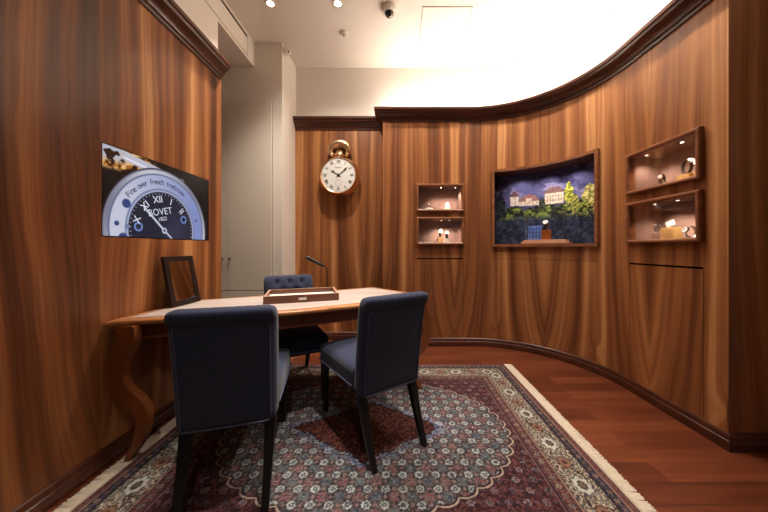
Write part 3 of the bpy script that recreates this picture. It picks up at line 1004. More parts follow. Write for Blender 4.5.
# ------------------------------------------------------------------ curved display
def curved_display():
    t = thing('curved_display', 'wide curved display recess with a printed castle landscape backdrop', 'display recess', (CX, CY, DZ0))
    a0, a1 = (sD0 - S1) / RAD, (sD1 - S1) / RAD
    dep = 0.205
    e = 0.0015
    A = frange(a0 + 0.0015, a1 - 0.0015, 0.03)
    def arc_slab(r0, r1, z0, z1, AA):
        b = MB(); vs = []
        for a in AA:
            for r in (r0, r1):
                for z in (z0, z1):
                    vs.append((r * math.sin(a), r * math.cos(a), z))
        fs = []
        for i in range(len(AA) - 1):
            p, q = i * 4, (i + 1) * 4
            fs += [(p, q, q + 1, p + 1), (p + 2, p + 3, q + 3, q + 2), (p + 1, q + 1, q + 3, p + 3), (p, p + 2, q + 2, q)]
        l = (len(AA) - 1) * 4
        fs += [(0, 1, 3, 2), (l, l + 2, l + 3, l + 1)]
        return b.add(vs, fs)
    H = DZ1 - DZ0
    arc_slab(RAD + 0.005, RAD + dep + 0.01, e, 0.006, A).build('sill', M['framewood'], t, smooth=30)
    arc_slab(RAD + 0.005, RAD + dep + 0.01, H - 0.006, H - e, A).build('soffit', M['suede_top'], t, smooth=30)
    arc_slab(RAD + dep + 0.001, RAD + dep + 0.01, 0.006, H - 0.006, A).build('back_panel', M['gap'], t, smooth=30)
    arc_slab(RAD + 0.005, RAD + dep, 0.006, H - 0.006, [a0 + 0.0015, a0 + 0.007]).build('side_panel', M['gap'], t)
    arc_slab(RAD + 0.005, RAD + dep, 0.006, H - 0.006, [a1 - 0.007, a1 - 0.0015]).build('side_panel', M['suede_top'], t)
    # frame moulding round the opening
    fw, fp = 0.026, 0.030
    b = MB()
    def rail(z0, z1):
        q = arc_slab(RAD - fp, RAD - 0.0005, z0, z1, frange(a0 - fw / RAD, a1 + fw / RAD, 0.03))
        b.add(q.v, q.f)
    rail(-fw, 0.004); rail(H - 0.004, H + fw)
    for aa, ab in ((a0 - fw / RAD, a0 + 0.003), (a1 - 0.003, a1 + fw / RAD)):
        q = arc_slab(RAD - fp + 0.0005, RAD - 0.0005, -fw, H + fw, [aa, ab]); b.add(q.v, q.f)
    b.build('frame', M['framewood'], t, smooth=30)
    # printed landscape
    def pos(U, V):
        a = a0 + 0.008 + U * (a1 - a0 - 0.016)
        r = RAD + dep - 0.002
        return np.stack([r * np.sin(a), r * np.cos(a), 0.007 + V * (H - 0.014)], -1)
    def colr(U, V):
        z = DZ0 + V * H                   # metres above the floor
        u = U
        n1 = fbm(u * 9, V * 7, 1); n2 = fbm(u * 30, V * 24, 5); n3 = fbm(u * 60, V * 50, 9)
        c = np.zeros(U.shape + (3,))
        def put(m, col, k=1.0):
            m = (np.clip(m, 0, 1) * k)[..., None]
            c[:] = c * (1 - m) + np.array(col) * m
        def ss(e0, e1, x):
            q = np.clip((x - e0) / (e1 - e0), 0, 1); return q * q * (3 - 2 * q)
        put(np.ones_like(u), (84, 84, 134))
        put(ss(0.45, 0.7, fbm(u * 5 + V * 3, V * 9, 21)), (150, 146, 190), 0.8)
        put(ss(0.5, 0.35, n1), (56, 52, 96), 0.7)
        # far wooded slope, then the tree belt under the castle
        ridge = 1.62 + 0.10 * (fbm(u * 7, u * 0 + 2.0, 31) - 0.5) + 0.12 * ss(0.72, 0.9, u) - 0.05 * ss(0.2, 0.0, u)
        tree = ss(ridge + 0.02, ridge - 0.01, z + 0.05 * (n2 - 0.5))
        put(tree, (64, 76, 44)); put(tree * ss(0.5, 0.62, n2), (132, 148, 70)); put(tree * ss(0.48, 0.36, n2), (30, 36, 34))
        put(tree * ss(0.56, 0.66, n3) * ss(0.5, 0.75, u), (190, 178, 96))
        # castle: keep, low wing, main block, with reddish roofs
        def rect(u0, u1, z0, z1, col):
            put((u > u0) & (u < u1) & (z > z0) & (z < z1), col)
        def roof(u0, u1, z0, z1, k, col):
            q = (z - z0) / (z1 - z0)
            put((q > 0) & (q < 1) & (u > u0 + k * q) & (u < u1 - k * q), col)
        rect(0.155, 0.235, 1.655, 1.765, (226, 214, 206)); roof(0.145, 0.245, 1.765, 1.835, 0.04, (104, 70, 84))
        rect(0.195, 0.205, 1.655, 1.765, (170, 160, 164))
        rect(0.235, 0.415, 1.65, 1.70, (222, 206, 190)); roof(0.225, 0.425, 1.70, 1.77, 0.05, (142, 106, 104))
        rect(0.30, 0.35, 1.69, 1.735, (214, 196, 184)); roof(0.29, 0.36, 1.735, 1.79, 0.03, (142, 92, 92))
        rect(0.465, 0.625, 1.645, 1.765, (232, 214, 196)); roof(0.45, 0.64, 1.765, 1.835, 0.05, (128, 98, 102))
        for k in range(6):
            for zz in (1.675, 1.72):
                rect(0.482 + k * 0.024, 0.490 + k * 0.024, zz, zz + 0.022, (128, 112, 118))
        for k in range(5):
            rect(0.255 + k * 0.034, 0.263 + k * 0.034, 1.668, 1.686, (128, 112, 118))
        # trees standing in front of the castle and at the right
        def crown_(uc, zc, ru, rz_, col, col2):
            m = ((u - uc) / ru) ** 2 + ((z - zc) / rz_) ** 2 + 1.1 * (n2 - 0.5) < 1
            put(m, col); put(m * (n3 > 0.5), col2)
        crown_(0.665, 1.74, 0.035, 0.12, (128, 138, 52), (206, 204, 92))
        crown_(0.71, 1.66, 0.035, 0.07, (92, 104, 54), (176, 170, 84))
        crown_(0.84, 1.70, 0.07, 0.10, (150, 150, 80), (222, 210, 136))
        crown_(0.95, 1.73, 0.06, 0.13, (160, 126, 86), (220, 180, 140))
        crown_(0.44, 1.66, 0.025, 0.06, (40, 44, 46), (70, 78, 60))
        crown_(0.06, 1.66, 0.05, 0.16, (28, 30, 44), (46, 52, 56))
        # dark water and slope at the foot
        low = ss(1.56, 1.44, z + 0.10 * (n1 - 0.5))
        put(low, (44, 52, 84), 0.9); put(low * ss(0.55, 0.7, n2), (74, 84, 112), 0.6); put(low * ss(0.45, 0.3, n2), (22, 27, 42), 0.6)
        put(ss(0.06, 0.0, u), (20, 20, 34), 0.6)
        return c * (0.72 + 0.40 * n3 + 0.14 * n2)[..., None]
    grid_mesh('printed_backdrop', 260, 200, pos, colr, M['print'], t)
    for k, aa in enumerate((0.27, 0.5, 0.73)):
        a = a0 + (a1 - a0) * aa
        s = MB().lathe([(0.0, -0.004), (0.010, -0.004), (0.010, 0.0), (0.016, 0.0), (0.016, -0.006)], 16, Matrix.Translation(((RAD + 0.034) * math.sin(a), (RAD + 0.034) * math.cos(a), H - 0.007)))
        s.build('spotlight', [M['steel']], t, smooth=40)
        li = bpy.data.lights.new('display_lamp', 'SPOT'); li.energy = 7.0; li.color = (1.0, 0.86, 0.74)
        li.spot_size = R(125); li.spot_blend = 0.9; li.shadow_soft_size = 0.015
        lo = bpy.data.objects.new('display_lamp', li); COL.objects.link(lo); lo.parent = t
        lo.location = ((RAD + 0.032) * math.sin(a), (RAD + 0.032) * math.cos(a), H - 0.02)
        lo.rotation_euler = Euler((R(12), 0, -a))
    return t
curved_display()
ACE = R(44.2)
def disp(x, r, z):
    """x to the right along the tangent at the middle of the display, r: distance behind the wall face"""
    c, s = math.cos(ACE), math.sin(ACE)
    return (CX + (RAD + r) * s + x * c, CY + (RAD + r) * c - x * s, DZ0 + 0.0062 + z)
t = thing('display_plinth', 'wide stepped wooden plinth on the sill of the curved display', 'plinth', disp(0, 0.068, 0), -ACE)
MB().box((0, 0, 0.012), (0.47, 0.15, 0.024)).build('base', M['plinth'], t, bevel=0.003)
MB().box((0, 0, 0.033), (0.42, 0.132, 0.018)).build('step', M['plinth'], t, bevel=0.003)
b = MB().box((0, 0, 0.08), (0.140, 0.008, 0.16))
t = thing('blue_panel', 'upright blue panel standing on the wooden plinth', 'panel', disp(-0.116, 0.085, 0.0424), -ACE)
b.build('board', M['blue'], t, bevel=0.001)
b = MB()
for k in range(4):
    b.box((-0.051 + 0.034 * k, -0.0048, 0.08), (0.006, 0.0012, 0.15))
for zz in (0.04, 0.085, 0.125):
    b.box((0, -0.0050, zz), (0.136, 0.0012, 0.004))
b.build('printed_lines', M['bluedark'], t)
t = MB().box((0, 0, 0.055), (0.086, 0.055, 0.11)).build('display_block', M['orange'], bevel=0.002)
t.location = disp(0.008, 0.07, 0.0424); t.rotation_euler = (0, 0, -ACE)
tag(t, 'amber wooden block beside the blue panel in the curved display', 'display block')
watch(disp(0.008, 0.07, 0.1526), -ACE, 'watch on the amber wooden block in the curved display', dia=0.062, ring=0.040, case='gold', lean=40)
t = thing('glass_case', 'clear glass case over the plinth in the curved display', 'glass case', disp(0, 0.072, 0.0424), -ACE)
cw, cd, chh, th = 0.39, 0.118, 0.34, 0.003
for s in (-1, 1):
    MB().box((s * (cw / 2), 0, chh / 2), (th, cd, chh)).build('side_pane', M['glass'], t)
MB().box((0, -cd / 2, chh / 2), (cw, th, chh)).build('front_pane', M['glass'], t)
MB().box((0, 0, chh), (cw + th, cd + th, th)).build('top_pane', M['glass'], t)
b = MB()
for s in (-1, 1):
    b.box((s * cw / 2, -cd / 2, chh / 2), (0.0035, 0.0035, chh))
b.box((0, -cd / 2, chh), (cw, 0.004, 0.004))
b.build('polished_edge', plain('glass_edge', (70, 84, 90), 0.1, spec=0.8), t)

# ------------------------------------------------------------------ rug
def rug():
    x0, x1, y0, y1 = -1.42, 1.07, 0.81, 2.755
    t = thing('persian_rug', 'large red and blue patterned oriental rug under the table', 'rug', ((x0 + x1) / 2, (y0 + y1) / 2, 0))
    hx, hy = (x1 - x0) / 2, (y1 - y0) / 2
    def pos(U, V):
        return np.stack([(U * 2 - 1) * hx, (V * 2 - 1) * hy, np.full_like(U, 0.009)], -1)
    def colr(U, V):
        X = (U * 2 - 1) * hx; Y = (V * 2 - 1) * hy
        ax, ay = np.abs(X), np.abs(Y)
        e = np.minimum(hx - ax, hy - ay)
        along = np.where(hx - ax < hy - ay, Y, X)          # coordinate along the border
        n = fbm(X * 40, Y * 40, 2); nf = fbm(X * 110, Y * 110, 8, 2)
        c = np.zeros(U.shape + (3,))
        def put(m, col, k=1.0):
            m = (np.clip(m.astype(float), 0, 1) * k)[..., None]
            c[:] = c * (1 - m) + np.array(col) * m
        def cells(P, Q, p, q):
            j = np.floor(Q / q); xx = P / p + 0.5 * (j % 2); i = np.floor(xx)
            return (xx - i - 0.5) * p, (Q / q - j - 0.5) * q, i, j
        def rosettes(mask, p, q, ground, outline, petal, heart, alt, vine, k=1.0, P=X, Q=Y):
            put(mask, ground)
            dx, dy, i, j = cells(P, Q, p, q)
            r = np.hypot(dx, dy); a = np.arctan2(dy, dx)
            s = min(p, q)
            # vines linking the rosettes
            put(mask & (np.abs(np.sin((P / p + Q / q) * PI)) < 0.22) & (r > 0.3 * s), vine)
            put(mask & (np.abs(np.sin((P / p - Q / q) * PI)) < 0.22) & (r > 0.3 * s), outline)
            rr = s * (0.40 + 0.06 * np.cos(a * 6))
            put(mask & (r < rr * k), outline)
            sel = ((i * 2 + j * 3) % 3)
            put(mask & (r < rr * 0.80 * k) & (sel == 0), petal); put(mask & (r < rr * 0.80 * k) & (sel == 1), alt); put(mask & (r < rr * 0.80 * k) & (sel == 2), petal, 0.75)
            put(mask & (r < rr * 0.42 * k), heart)
            put(mask & (r < rr * 0.18 * k), petal)
            # leaf pairs between
            dx2, dy2, _, _ = cells(P + p / 2, Q, p, q)
            put(mask & (((dx2 / (0.17 * s)) ** 2 + (dy2 / (0.11 * s)) ** 2) < 1), alt)
        W = np.ones_like(U, bool)
        field = e > 0.335
        # field: maroon ground with scattered rosettes
        rosettes(field, 0.085, 0.062, (68, 34, 40), (36, 26, 38), (142, 124, 130), (66, 68, 92), (92, 72, 86), (90, 54, 52), 0.9)
        put(field & (nf > 0.60), (112, 62, 56), 0.7); put(field & (nf < 0.36), (46, 28, 36), 0.7)
        # large scalloped medallion: rows of ringed rosettes with stars between
        ang = np.arctan2(Y / 0.60, X / 0.86)
        rad = np.hypot(X / 0.87, Y / 0.61) + 0.034 * (1 - np.abs(np.sin(ang * 22))) ** 1.2 - 0.010
        med = rad < 1.0
        put((rad < 1.024) & field, (52, 30, 38)); put((rad < 1.013) & field, (172, 148, 134)); put((rad < 1.0), (50, 40, 48))
        def herati(mask, p, ground, ring, heart, star, leafc, dot, dark):
            put(mask, ground)
            gx, gy = X / p, Y / p
            ix, iy = np.floor(gx), np.floor(gy)
            dx, dy = (gx - ix - 0.5) * p, (gy - iy - 0.5) * p
            hx_, hy_ = (gx - np.floor(gx + 0.5)) * p, (gy - np.floor(gy + 0.5)) * p
            par = (np.floor(gx + 0.5) + np.floor(gy + 0.5)) % 2
            # leaves on the diagonals, little flowers half way along the sides
            dd = np.abs(np.abs(dx) - np.abs(dy)); da = np.abs(dx) + np.abs(dy)
            put(mask & (dd < 0.0075) & (da > 0.040) & (da < 0.072), leafc)
            for (qx, qy) in ((hx_, dy), (dx, hy_)):
                q = np.hypot(qx, qy)
                put(mask & (q < 0.0145), dark); put(mask & (q < 0.0105), dot)
            q = np.hypot(dx, dy); an = np.arctan2(dy, dx)
            put(mask & (q < 0.0265 + 0.002 * np.cos(an * 8)), dark)
            put(mask & (q < 0.0215 + 0.002 * np.cos(an * 8)), ring)
            put(mask & (q < 0.0115), heart); put(mask & (q < 0.004), ring)
            q = np.hypot(hx_, hy_); an = np.arctan2(hy_, hx_)
            st_ = 0.020 + 0.0075 * np.cos(an * 8)
            put(mask & (q < st_) & (par == 0), star); put(mask & (q < st_) & (par == 1), heart)
            put(mask & (q < 0.007), dark); put(mask & (q < 0.0035), ring)
            put(mask & (nf > 0.61), leafc, 0.5); put(mask & (nf < 0.37), dark, 0.55)
        herati(rad < 0.985, 0.083, (80, 70, 74), (170, 176, 178), (78, 94, 112), (136, 78, 84), (112, 106, 98), (132, 104, 104), (40, 38, 50))
        # blue flecks and stepped dark red lozenge in the middle
        st = np.floor(ax / 0.028) * 0.028
        edge = np.abs(st / 0.46 + ay / 0.275 - 1.04)
        put((edge < 0.13) & (fbm(X * 22, Y * 22, 4, 2) > 0.52), (64, 74, 108), 0.75)
        put((edge < 0.16) & (nf > 0.56), (120, 124, 150), 0.8)
        dl2 = st / 0.44 + ay / 0.265 + 0.20 * (fbm(X * 14, Y * 14, 6, 2) - 0.5)
        put(dl2 < 1.05, (44, 26, 32))
        rosettes(dl2 < 1.0, 0.075, 0.055, (82, 32, 30), (44, 22, 24), (112, 72, 54), (58, 44, 50), (100, 52, 42), (104, 62, 44), 0.7)
        put((dl2 < 1.0) & (nf < 0.42), (50, 22, 22), 0.8); put((dl2 < 1.0) & (nf > 0.66), (120, 72, 54), 0.8)
        # borders
        def stripe(a, b, col):
            put((e >= a) & (e < b), col)
        stripe(0.245, 0.335, (104, 62, 60))
        m = (e >= 0.262) & (e < 0.318)
        rosettes(m, 0.052, 0.058, (98, 58, 58), (48, 36, 46), (156, 128, 114), (62, 68, 88), (124, 86, 82), (118, 80, 74), 0.85, P=along, Q=e - 0.262 + 0.0005)
        stripe(0.245, 0.252, (40, 36, 56)); stripe(0.252, 0.262, (148, 118, 104)); stripe(0.318, 0.326, (40, 36, 56)); stripe(0.326, 0.335, (116, 78, 72))
        main_ = (e >= 0.10) & (e < 0.245)
        put(main_, (184, 170, 150))
        # main border: big rosettes, curling vine and leaves on cream
        pr = 0.29
        d1 = (along / pr) - np.floor(along / pr) - 0.5
        dA, dE = d1 * pr, e - 0.1725
        v = e - 0.1725 - 0.040 * np.sin(along / pr * 2 * PI + 0.6)
        put(main_ & (np.abs(v) < 0.005), (74, 60, 58))
        leaf = np.sin(along * 95 + 2.5 * np.sin(e * 160)) * np.sin(e * 120 + 1.7 * np.sin(along * 60))
        put(main_ & (leaf > 0.34), (66, 74, 84)); put(main_ & (leaf < -0.36), (104, 62, 58)); put(main_ & (leaf < -0.70), (48, 36, 42)); put(main_ & (leaf > 0.75), (150, 146, 134)); put(main_ & (nf < 0.33), (62, 58, 62), 0.8)
        put(main_ & (nf > 0.64), (104, 92, 80), 0.8)
        rr = np.hypot(dA, dE * 1.25); an = np.arctan2(dE, dA)
        fl = 0.056 + 0.006 * np.cos(an * 8)
        put(main_ & (rr < fl), (90, 96, 102)); put(main_ & (rr < fl * 0.86), (186, 186, 176)); put(main_ & (rr < fl * 0.48), (62, 60, 62)); put(main_ & (rr < fl * 0.3), (112, 88, 76))
        dB = ((along / pr + 0.5) - np.floor(along / pr + 0.5) - 0.5) * pr
        r2 = np.hypot(dB, dE * 1.2)
        put(main_ & (r2 < 0.040), (92, 56, 50)); put(main_ & (r2 < 0.032), (142, 104, 82)); put(main_ & (r2 < 0.016), (86, 50, 46))
        # outer guards
        stripe(0.0, 0.10, (112, 70, 66))
        m = (e >= 0.050) & (e < 0.092)
        rosettes(m, 0.045, 0.044, (56, 50, 66), (32, 28, 40), (140, 118, 106), (104, 58, 58), (88, 82, 92), (92, 70, 72), 0.85, P=along, Q=e - 0.05 + 0.0005)
        stripe(0.092, 0.10, (44, 36, 50)); stripe(0.042, 0.050, (142, 108, 98)); stripe(0.0, 0.010, (98, 56, 54))
        m = (e >= 0.012) & (e < 0.042)
        put(m & (np.sin(along * 2 * PI / 0.03) * np.cos(e * 2 * PI / 0.03) > 0.35), (84, 52, 58))
        c *= (0.80 + 0.24 * n + 0.16 * nf)[..., None]
        c = c * 0.86 + c.mean(-1, keepdims=True) * 0.14
        return c * 0.90 * np.array([1.0, 0.985, 0.96])
    pile = grid_mesh('pile', 560, 440, pos, colr, M['rug'], t)
    MB().box((0, 0, 0.0043), (2 * hx - 0.002, 2 * hy - 0.002, 0.0084)).build('backing', M['fringe'], t)
    for s in (-1, 1):
        ln = 0.068 if s > 0 else 0.078
        b = MB()
        y = -hy + 0.004
        while y < hy - 0.003:
            dy = random.uniform(-0.006, 0.006); l = ln * random.uniform(0.88, 1.04); w = random.uniform(0.0018, 0.0028)
            X_ = s * hx
            vs = []
            for q, (fx, z) in enumerate(((-0.012, 0.0094), (0.012, 0.0088), (l * 0.5, 0.0055), (l, 0.003))):
                yy = y + dy * q / 3
                for (oy, oz) in ((-w, -0.0024), (w, -0.0024), (0, 0.0012)):
                    vs.append((X_ + s * fx, yy + oy, z + oz))
            fs = []
            for q in range(3):
                p = q * 3
                fs += [(p, p + 1, p + 4, p + 3), (p + 1, p + 2, p + 5, p + 4), (p + 2, p, p + 3, p + 5)]
            fs += [(9, 10, 11)]
            b.add(vs, fs)
            y += 0.0034
        f = b.build('fringe', M['fringe'], t)
        f['kind'] = 'stuff'
    return t
rug()

# ------------------------------------------------------------------ table
TT = 0.76
RUGZ = 0.0110
def table():
    near = catmull([(-1.543, 1.478), (-1.41, 1.516), (-1.10, 1.595), (-0.73, 1.69), (-0.45, 1.82), (-0.10, 2.03), (0.22, 2.225)], 6)
    rc = [(0.262, 2.258), (0.274, 2.285), (0.264, 2.312)]
    end = catmull([(0.235, 2.345), (0.02, 2.56), (-0.19, 2.775)], 4)
    lc = [(-0.215, 2.793), (-0.245, 2.797), (-0.275, 2.785)]
    far = catmull([(-0.31, 2.765), (-0.9, 2.41), (-1.543, 2.10)], 6)
    poly = [tuple(p) for p in near] + rc + [tuple(p) for p in end] + lc + [tuple(p) for p in far]
    t = thing('writing_table', 'long wooden table with a pale inlaid top against the left wall', 'table', (-0.75, 2.1, 0))
    off = Vector((-0.75, 2.1))
    P = [tuple(Vector(p) - off) for p in poly]
    # moulded edge: stacked outlines
    b = MB()
    rings = [(0.012, TT - 0.030), (0.004, TT - 0.027), (0.0, TT - 0.020), (0.0, TT - 0.010), (0.003, TT - 0.004), (0.009, TT)]
    n = len(P)
    vs, fs = [], []
    for d, z in rings:
        vs += [(x, y, z) for x, y in inset(P, d)]
    for k in range(len(rings) - 1):
        fs += [(k * n + i, k * n + (i + 1) % n, (k + 1) * n + (i + 1) % n, (k + 1) * n + i) for i in range(n)]
    fs += [tuple(reversed(range(n))), tuple(range((len(rings) - 1) * n, len(rings) * n))]
    b.add(vs, fs)
    b.build('tabletop', M['tabletop'], t, smooth=40)
    def ins(d):
        return [(max(x, -1.543 - off.x + d * 0.6), y) for x, y in inset(P, d)]
    MB().prism(ins(0.052), TT - 0.0005, TT + 0.0006).build('border_line', M['line'], t)
    MB().prism(ins(0.056), TT - 0.0005, TT + 0.0010).build('inlaid_panel', M['inlay'], t)
    # apron, set back under the top
    A0, A1 = ins(0.085), ins(0.110)
    b = MB()
    vs = [(x, y, z) for z in (TT - 0.125, TT - 0.0295) for q in (A0, A1) for x, y in q]
    fs = []
    for i in range(n):
        j = (i + 1) % n
        fs += [(i, j, 2 * n + j, 2 * n + i), (n + i, 3 * n + i, 3 * n + j, n + j), (i, n + i, n + j, j), (2 * n + i, 2 * n + j, 3 * n + j, 3 * n + i)]
    b.add(vs, fs)
    b.build('apron', M['tableleg'], t, smooth=40)
    # sawn S-shaped legs: (out from the table, height, width)
    prof = [(0.02, 0.73, 0.10), (0.01, 0.66, 0.095), (0.052, 0.57, 0.088), (0.070, 0.49, 0.086), (0.066, 0.425, 0.088), (0.030, 0.36, 0.096), (-0.040, 0.305, 0.084),
            (-0.072, 0.245, 0.070), (-0.066, 0.16, 0.060), (-0.038, 0.085, 0.044), (-0.008, 0.035, 0.032), (0.010, 0.0, 0.028)]
    cl = catmull([(p[0], p[1], 0) for p in prof], 5)
    wd = catmull([(p[2], 0, 0) for p in prof], 5)
    for (x, y, ang) in ((-1.430, 1.512, 180), (0.185, 2.275, 30), (-0.20, 2.66, 60), (-1.40, 1.97, 180)):
        th = 0.023
        b = MB(); vs, fs = [], []
        for i, p in enumerate(cl):
            a, c = cl[max(0, i - 1)], cl[min(len(cl) - 1, i + 1)]
            tg = (c - a); tg.normalize()
            nx, nz = tg.y, -tg.x
            if i in (0, len(cl) - 1):
                nx, nz = (-1.0, 0.0)
            h = wd[i].x / 2
            for s in (-1, 1):
                for q in (-1, 1):
                    vs.append((p.x + s * nx * h, q * th * (0.75 + 0.25 * min(1, h / 0.05)), max(0.0, p.y + s * nz * h)))
        for i in range(len(cl) - 1):
            p, q = i * 4, (i + 1) * 4
            fs += [(p, p + 1, q + 1, q), (p + 2, q + 2, q + 3, p + 3), (p, q, q + 2, p + 2), (p + 1, p + 3, q + 3, q + 1)]
        l = (len(cl) - 1) * 4
        fs += [(0, 2, 3, 1), (l, l + 1, l + 3, l + 2)]
        m = Matrix.Translation((x - off.x, y - off.y, RUGZ)) @ Matrix.Rotation(R(ang), 4, 'Z') @ Matrix.Scale((TT - 0.03 - RUGZ) / 0.73, 4, (0, 0, 1))
        b.add([m @ Vector(v) for v in vs], fs)
        b.build('leg', M['tableleg'], t, smooth=35, bevel=0.006)
    return t
table()

# ------------------------------------------------------------------ chairs
def chair():
    t = thing('upholstered_chair', 'navy upholstered chair with black legs, its back nearest the viewer', 'chair', (0, 0, RUGZ), 0, 'navy chairs around the table')
    # back
    ZB0, ZB1 = 0.335, 0.884
    hz = (ZB1 - ZB0) / 2; zc = (ZB0 + ZB1) / 2
    buttons = [(-0.105, 0.835), (0.0, 0.835), (0.105, 0.835), (-0.055, 0.745), (0.055, 0.745), (-0.105, 0.655), (0.0, 0.655), (0.105, 0.655)]
    def lean(z):
        k = max(0.0, (z - ZB0) / (ZB1 - ZB0))
        return -0.205 - 0.075 * k ** 1.4 - 0.018 * max(0.0, (k - 0.8) / 0.2) ** 2
    def halfw(z):
        k = (z - ZB0) / (ZB1 - ZB0)
        return 1.0 + 0.035 * k
    def backfn(p):
        z = p[2] + zc
        x = p[0] * halfw(z); y = p[1]
        k = (z - ZB0) / (ZB1 - ZB0)
        if y > 0:                                                   # padded, tufted front
            f = max(0.0, 1 - (abs(x) / 0.2) ** 4) * max(0.0, 1 - abs(2 * k - 1) ** 6)
            y += 0.014 * f
            for bx, bz in buttons:
                d2 = (x - bx) ** 2 + (z - bz) ** 2
                y -= 0.036 * math.exp(-d2 / 0.0006) * min(1, f * 2)
        else:
            y -= 0.006 * max(0.0, 1 - (x / 0.2) ** 2)
            q = min(1.0, max(0.0, (k - 0.86) / 0.06)); y -= 0.014 * q * q * (3 - 2 * q)
        # fine gathers along the top roll
        if k > 0.86:
            y += 0.0022 * math.sin(x * 150) * (k - 0.86) / 0.14
        return (x, y + lean(z), z)
    vs, fs = rounded((0.205, 0.048, hz), 0.036, 26, backfn)
    MB().add(vs, fs).build('backrest', M['navy'], t, smooth=70)
    back = t.children[0]
    for bx, bz in buttons:
        MB().lathe([(0, 0.005), (0.006, 0.004), (0.009, 0.0), (0.0, -0.003)], 12, Matrix.Translation((bx, lean(bz) + 0.036, bz)) @ Matrix.Rotation(R(-90), 4, 'X'))  .build('button', M['button'], back, smooth=50)
    # welt round the rear panel
    def rear(x, z):
        return (x * halfw(z), lean(z) - 0.0535 + 0.0045 * (x / 0.2) ** 2, z)
    loop = [rear(-0.172 + 0.344 * i / 16, 0.826) for i in range(17)] + [rear(0.178, 0.820 - 0.469 * i / 14) for i in range(1, 15)] + [rear(0.172 - 0.344 * i / 16, 0.345) for i in range(1, 17)] + [rear(-0.178, 0.351 + 0.469 * i / 14) for i in range(0, 14)]
    MB().tube(loop, 0.0042, 6, closed=True).build('piping', M['piping'], back, smooth=80)
    # seat
    SZ0, SZ1 = 0.345, 0.475
    def seatfn(p):
        x, y, z = p
        k = (y + 0.26) / 0.52
        x *= 1.0 + 0.06 * k
        if z > 0:
            z += 0.030 * max(0.0, 1 - (x / 0.21) ** 2) * max(0.0, 1 - (y / 0.27) ** 2) ** 0.7
        return (x, y + 0.085, z + (SZ0 + SZ1) / 2)
    vs, fs = rounded((0.202, 0.260, (SZ1 - SZ0) / 2), 0.030, 16, seatfn)
    seat = MB().add(vs, fs).build('seat', M['navy'], t, smooth=70)
    pts = []
    for (x, y) in [(-0.203, -0.15), (-0.209, 0.0), (-0.214, 0.16), (-0.218, 0.29), (-0.211, 0.332), (-0.18, 0.347), (0.0, 0.349), (0.18, 0.347), (0.211, 0.332), (0.218, 0.29), (0.214, 0.16), (0.209, 0.0), (0.203, -0.15)]:
        pts.append((x, y, 0.372))
    MB().tube([tuple(p) for p in catmull(pts, 3)], 0.0042, 6).build('piping', M['piping'], seat, smooth=80)
    # legs
    for sx in (-1, 1):
        MB().add(*leg_geo((sx * 0.180, 0.308, 0.355), (sx * 0.174, 0.322, 0.0), 0.021, 0.014)).build('leg', M['blackwood'], t, bevel=0.003)
    for sx in (-1, 1):
        MB().add(*leg_geo((sx * 0.172, -0.200, 0.350), (sx * 0.168, -0.335, 0.0), 0.024, 0.015)).build('leg', M['blackwood'], t, bevel=0.003)
    return t

def leg_geo(top, bot, w0, w1, n=5):
    vs, fs = [], []
    for i in range(n + 1):
        k = i / n
        c = Vector(top).lerp(Vector(bot), k)
        if bot[1] < 0:
            c.y += 0.012 * math.sin(k * PI)       # gentle sabre curve
        w = w0 + (w1 - w0) * k
        for a, b_ in ((-1, -1), (1, -1), (1, 1), (-1, 1)):
            vs.append((c.x + a * w, c.y + b_ * w, c.z))
    for i in range(n):
        for q in range(4):
            fs.append((i * 4 + q, i * 4 + (q + 1) % 4, (i + 1) * 4 + (q + 1) % 4, (i + 1) * 4 + q))
    fs += [(3, 2, 1, 0), tuple(n * 4 + q for q in range(4))]
    return vs, fs

c0 = chair()
c0.location = (-0.82, 1.49, RUGZ); c0.rotation_euler = (0, 0, R(15.7))
c0['label'] = 'navy chair at front left, nearest the viewer, with its plain back turned to us'
dup(c0, (-0.165, 1.795, RUGZ), R(35), 'navy chair turned half left at the right end of the table')
dup(c0, (-0.86, 2.345, RUGZ), R(208), 'navy chair with a button-tufted back on the far side of the table')

# ------------------------------------------------------------------ things on the table
TZ = TT + 0.0011
t = thing('tray', 'open wooden presentation tray with a pale lining on the table', 'tray', (-0.722, 2.165, TZ), R(18.3))
w, d, h = 0.515, 0.335, 0.053
b = MB()
b.box((0, -d / 2 + 0.008, h / 2), (w, 0.016, h)); b.box((0, d / 2 - 0.008, h / 2), (w, 0.016, h))
b.box((-w / 2 + 0.008, 0, h / 2), (0.016, d - 0.032, h)); b.box((w / 2 - 0.008, 0, h / 2), (0.016, d - 0.032, h))
b.build('rim', M['traywood'], t, bevel=0.0012)
b = MB()
b.box((0, -d / 2 + 0.008, h + 0.0007), (w - 0.002, 0.0145, 0.0014)); b.box((0, d / 2 - 0.008, h + 0.0007), (w - 0.002, 0.0145, 0.0014))
b.box((-w / 2 + 0.008, 0, h + 0.0007), (0.0145, d - 0.03, 0.0014)); b.box((w / 2 - 0.008, 0, h + 0.0007), (0.0145, d - 0.03, 0.0014))
b.build('lip', M['traylip'], t)
MB().box((0, 0, 0.010), (w - 0.032, d - 0.032, 0.018)).build('lining', M['cream'], t)
MB().box((0, -d / 2 - 0.001, h / 2), (0.055, 0.002, 0.018)).build('name_plate', M['steel'], t, bevel=0.0008)

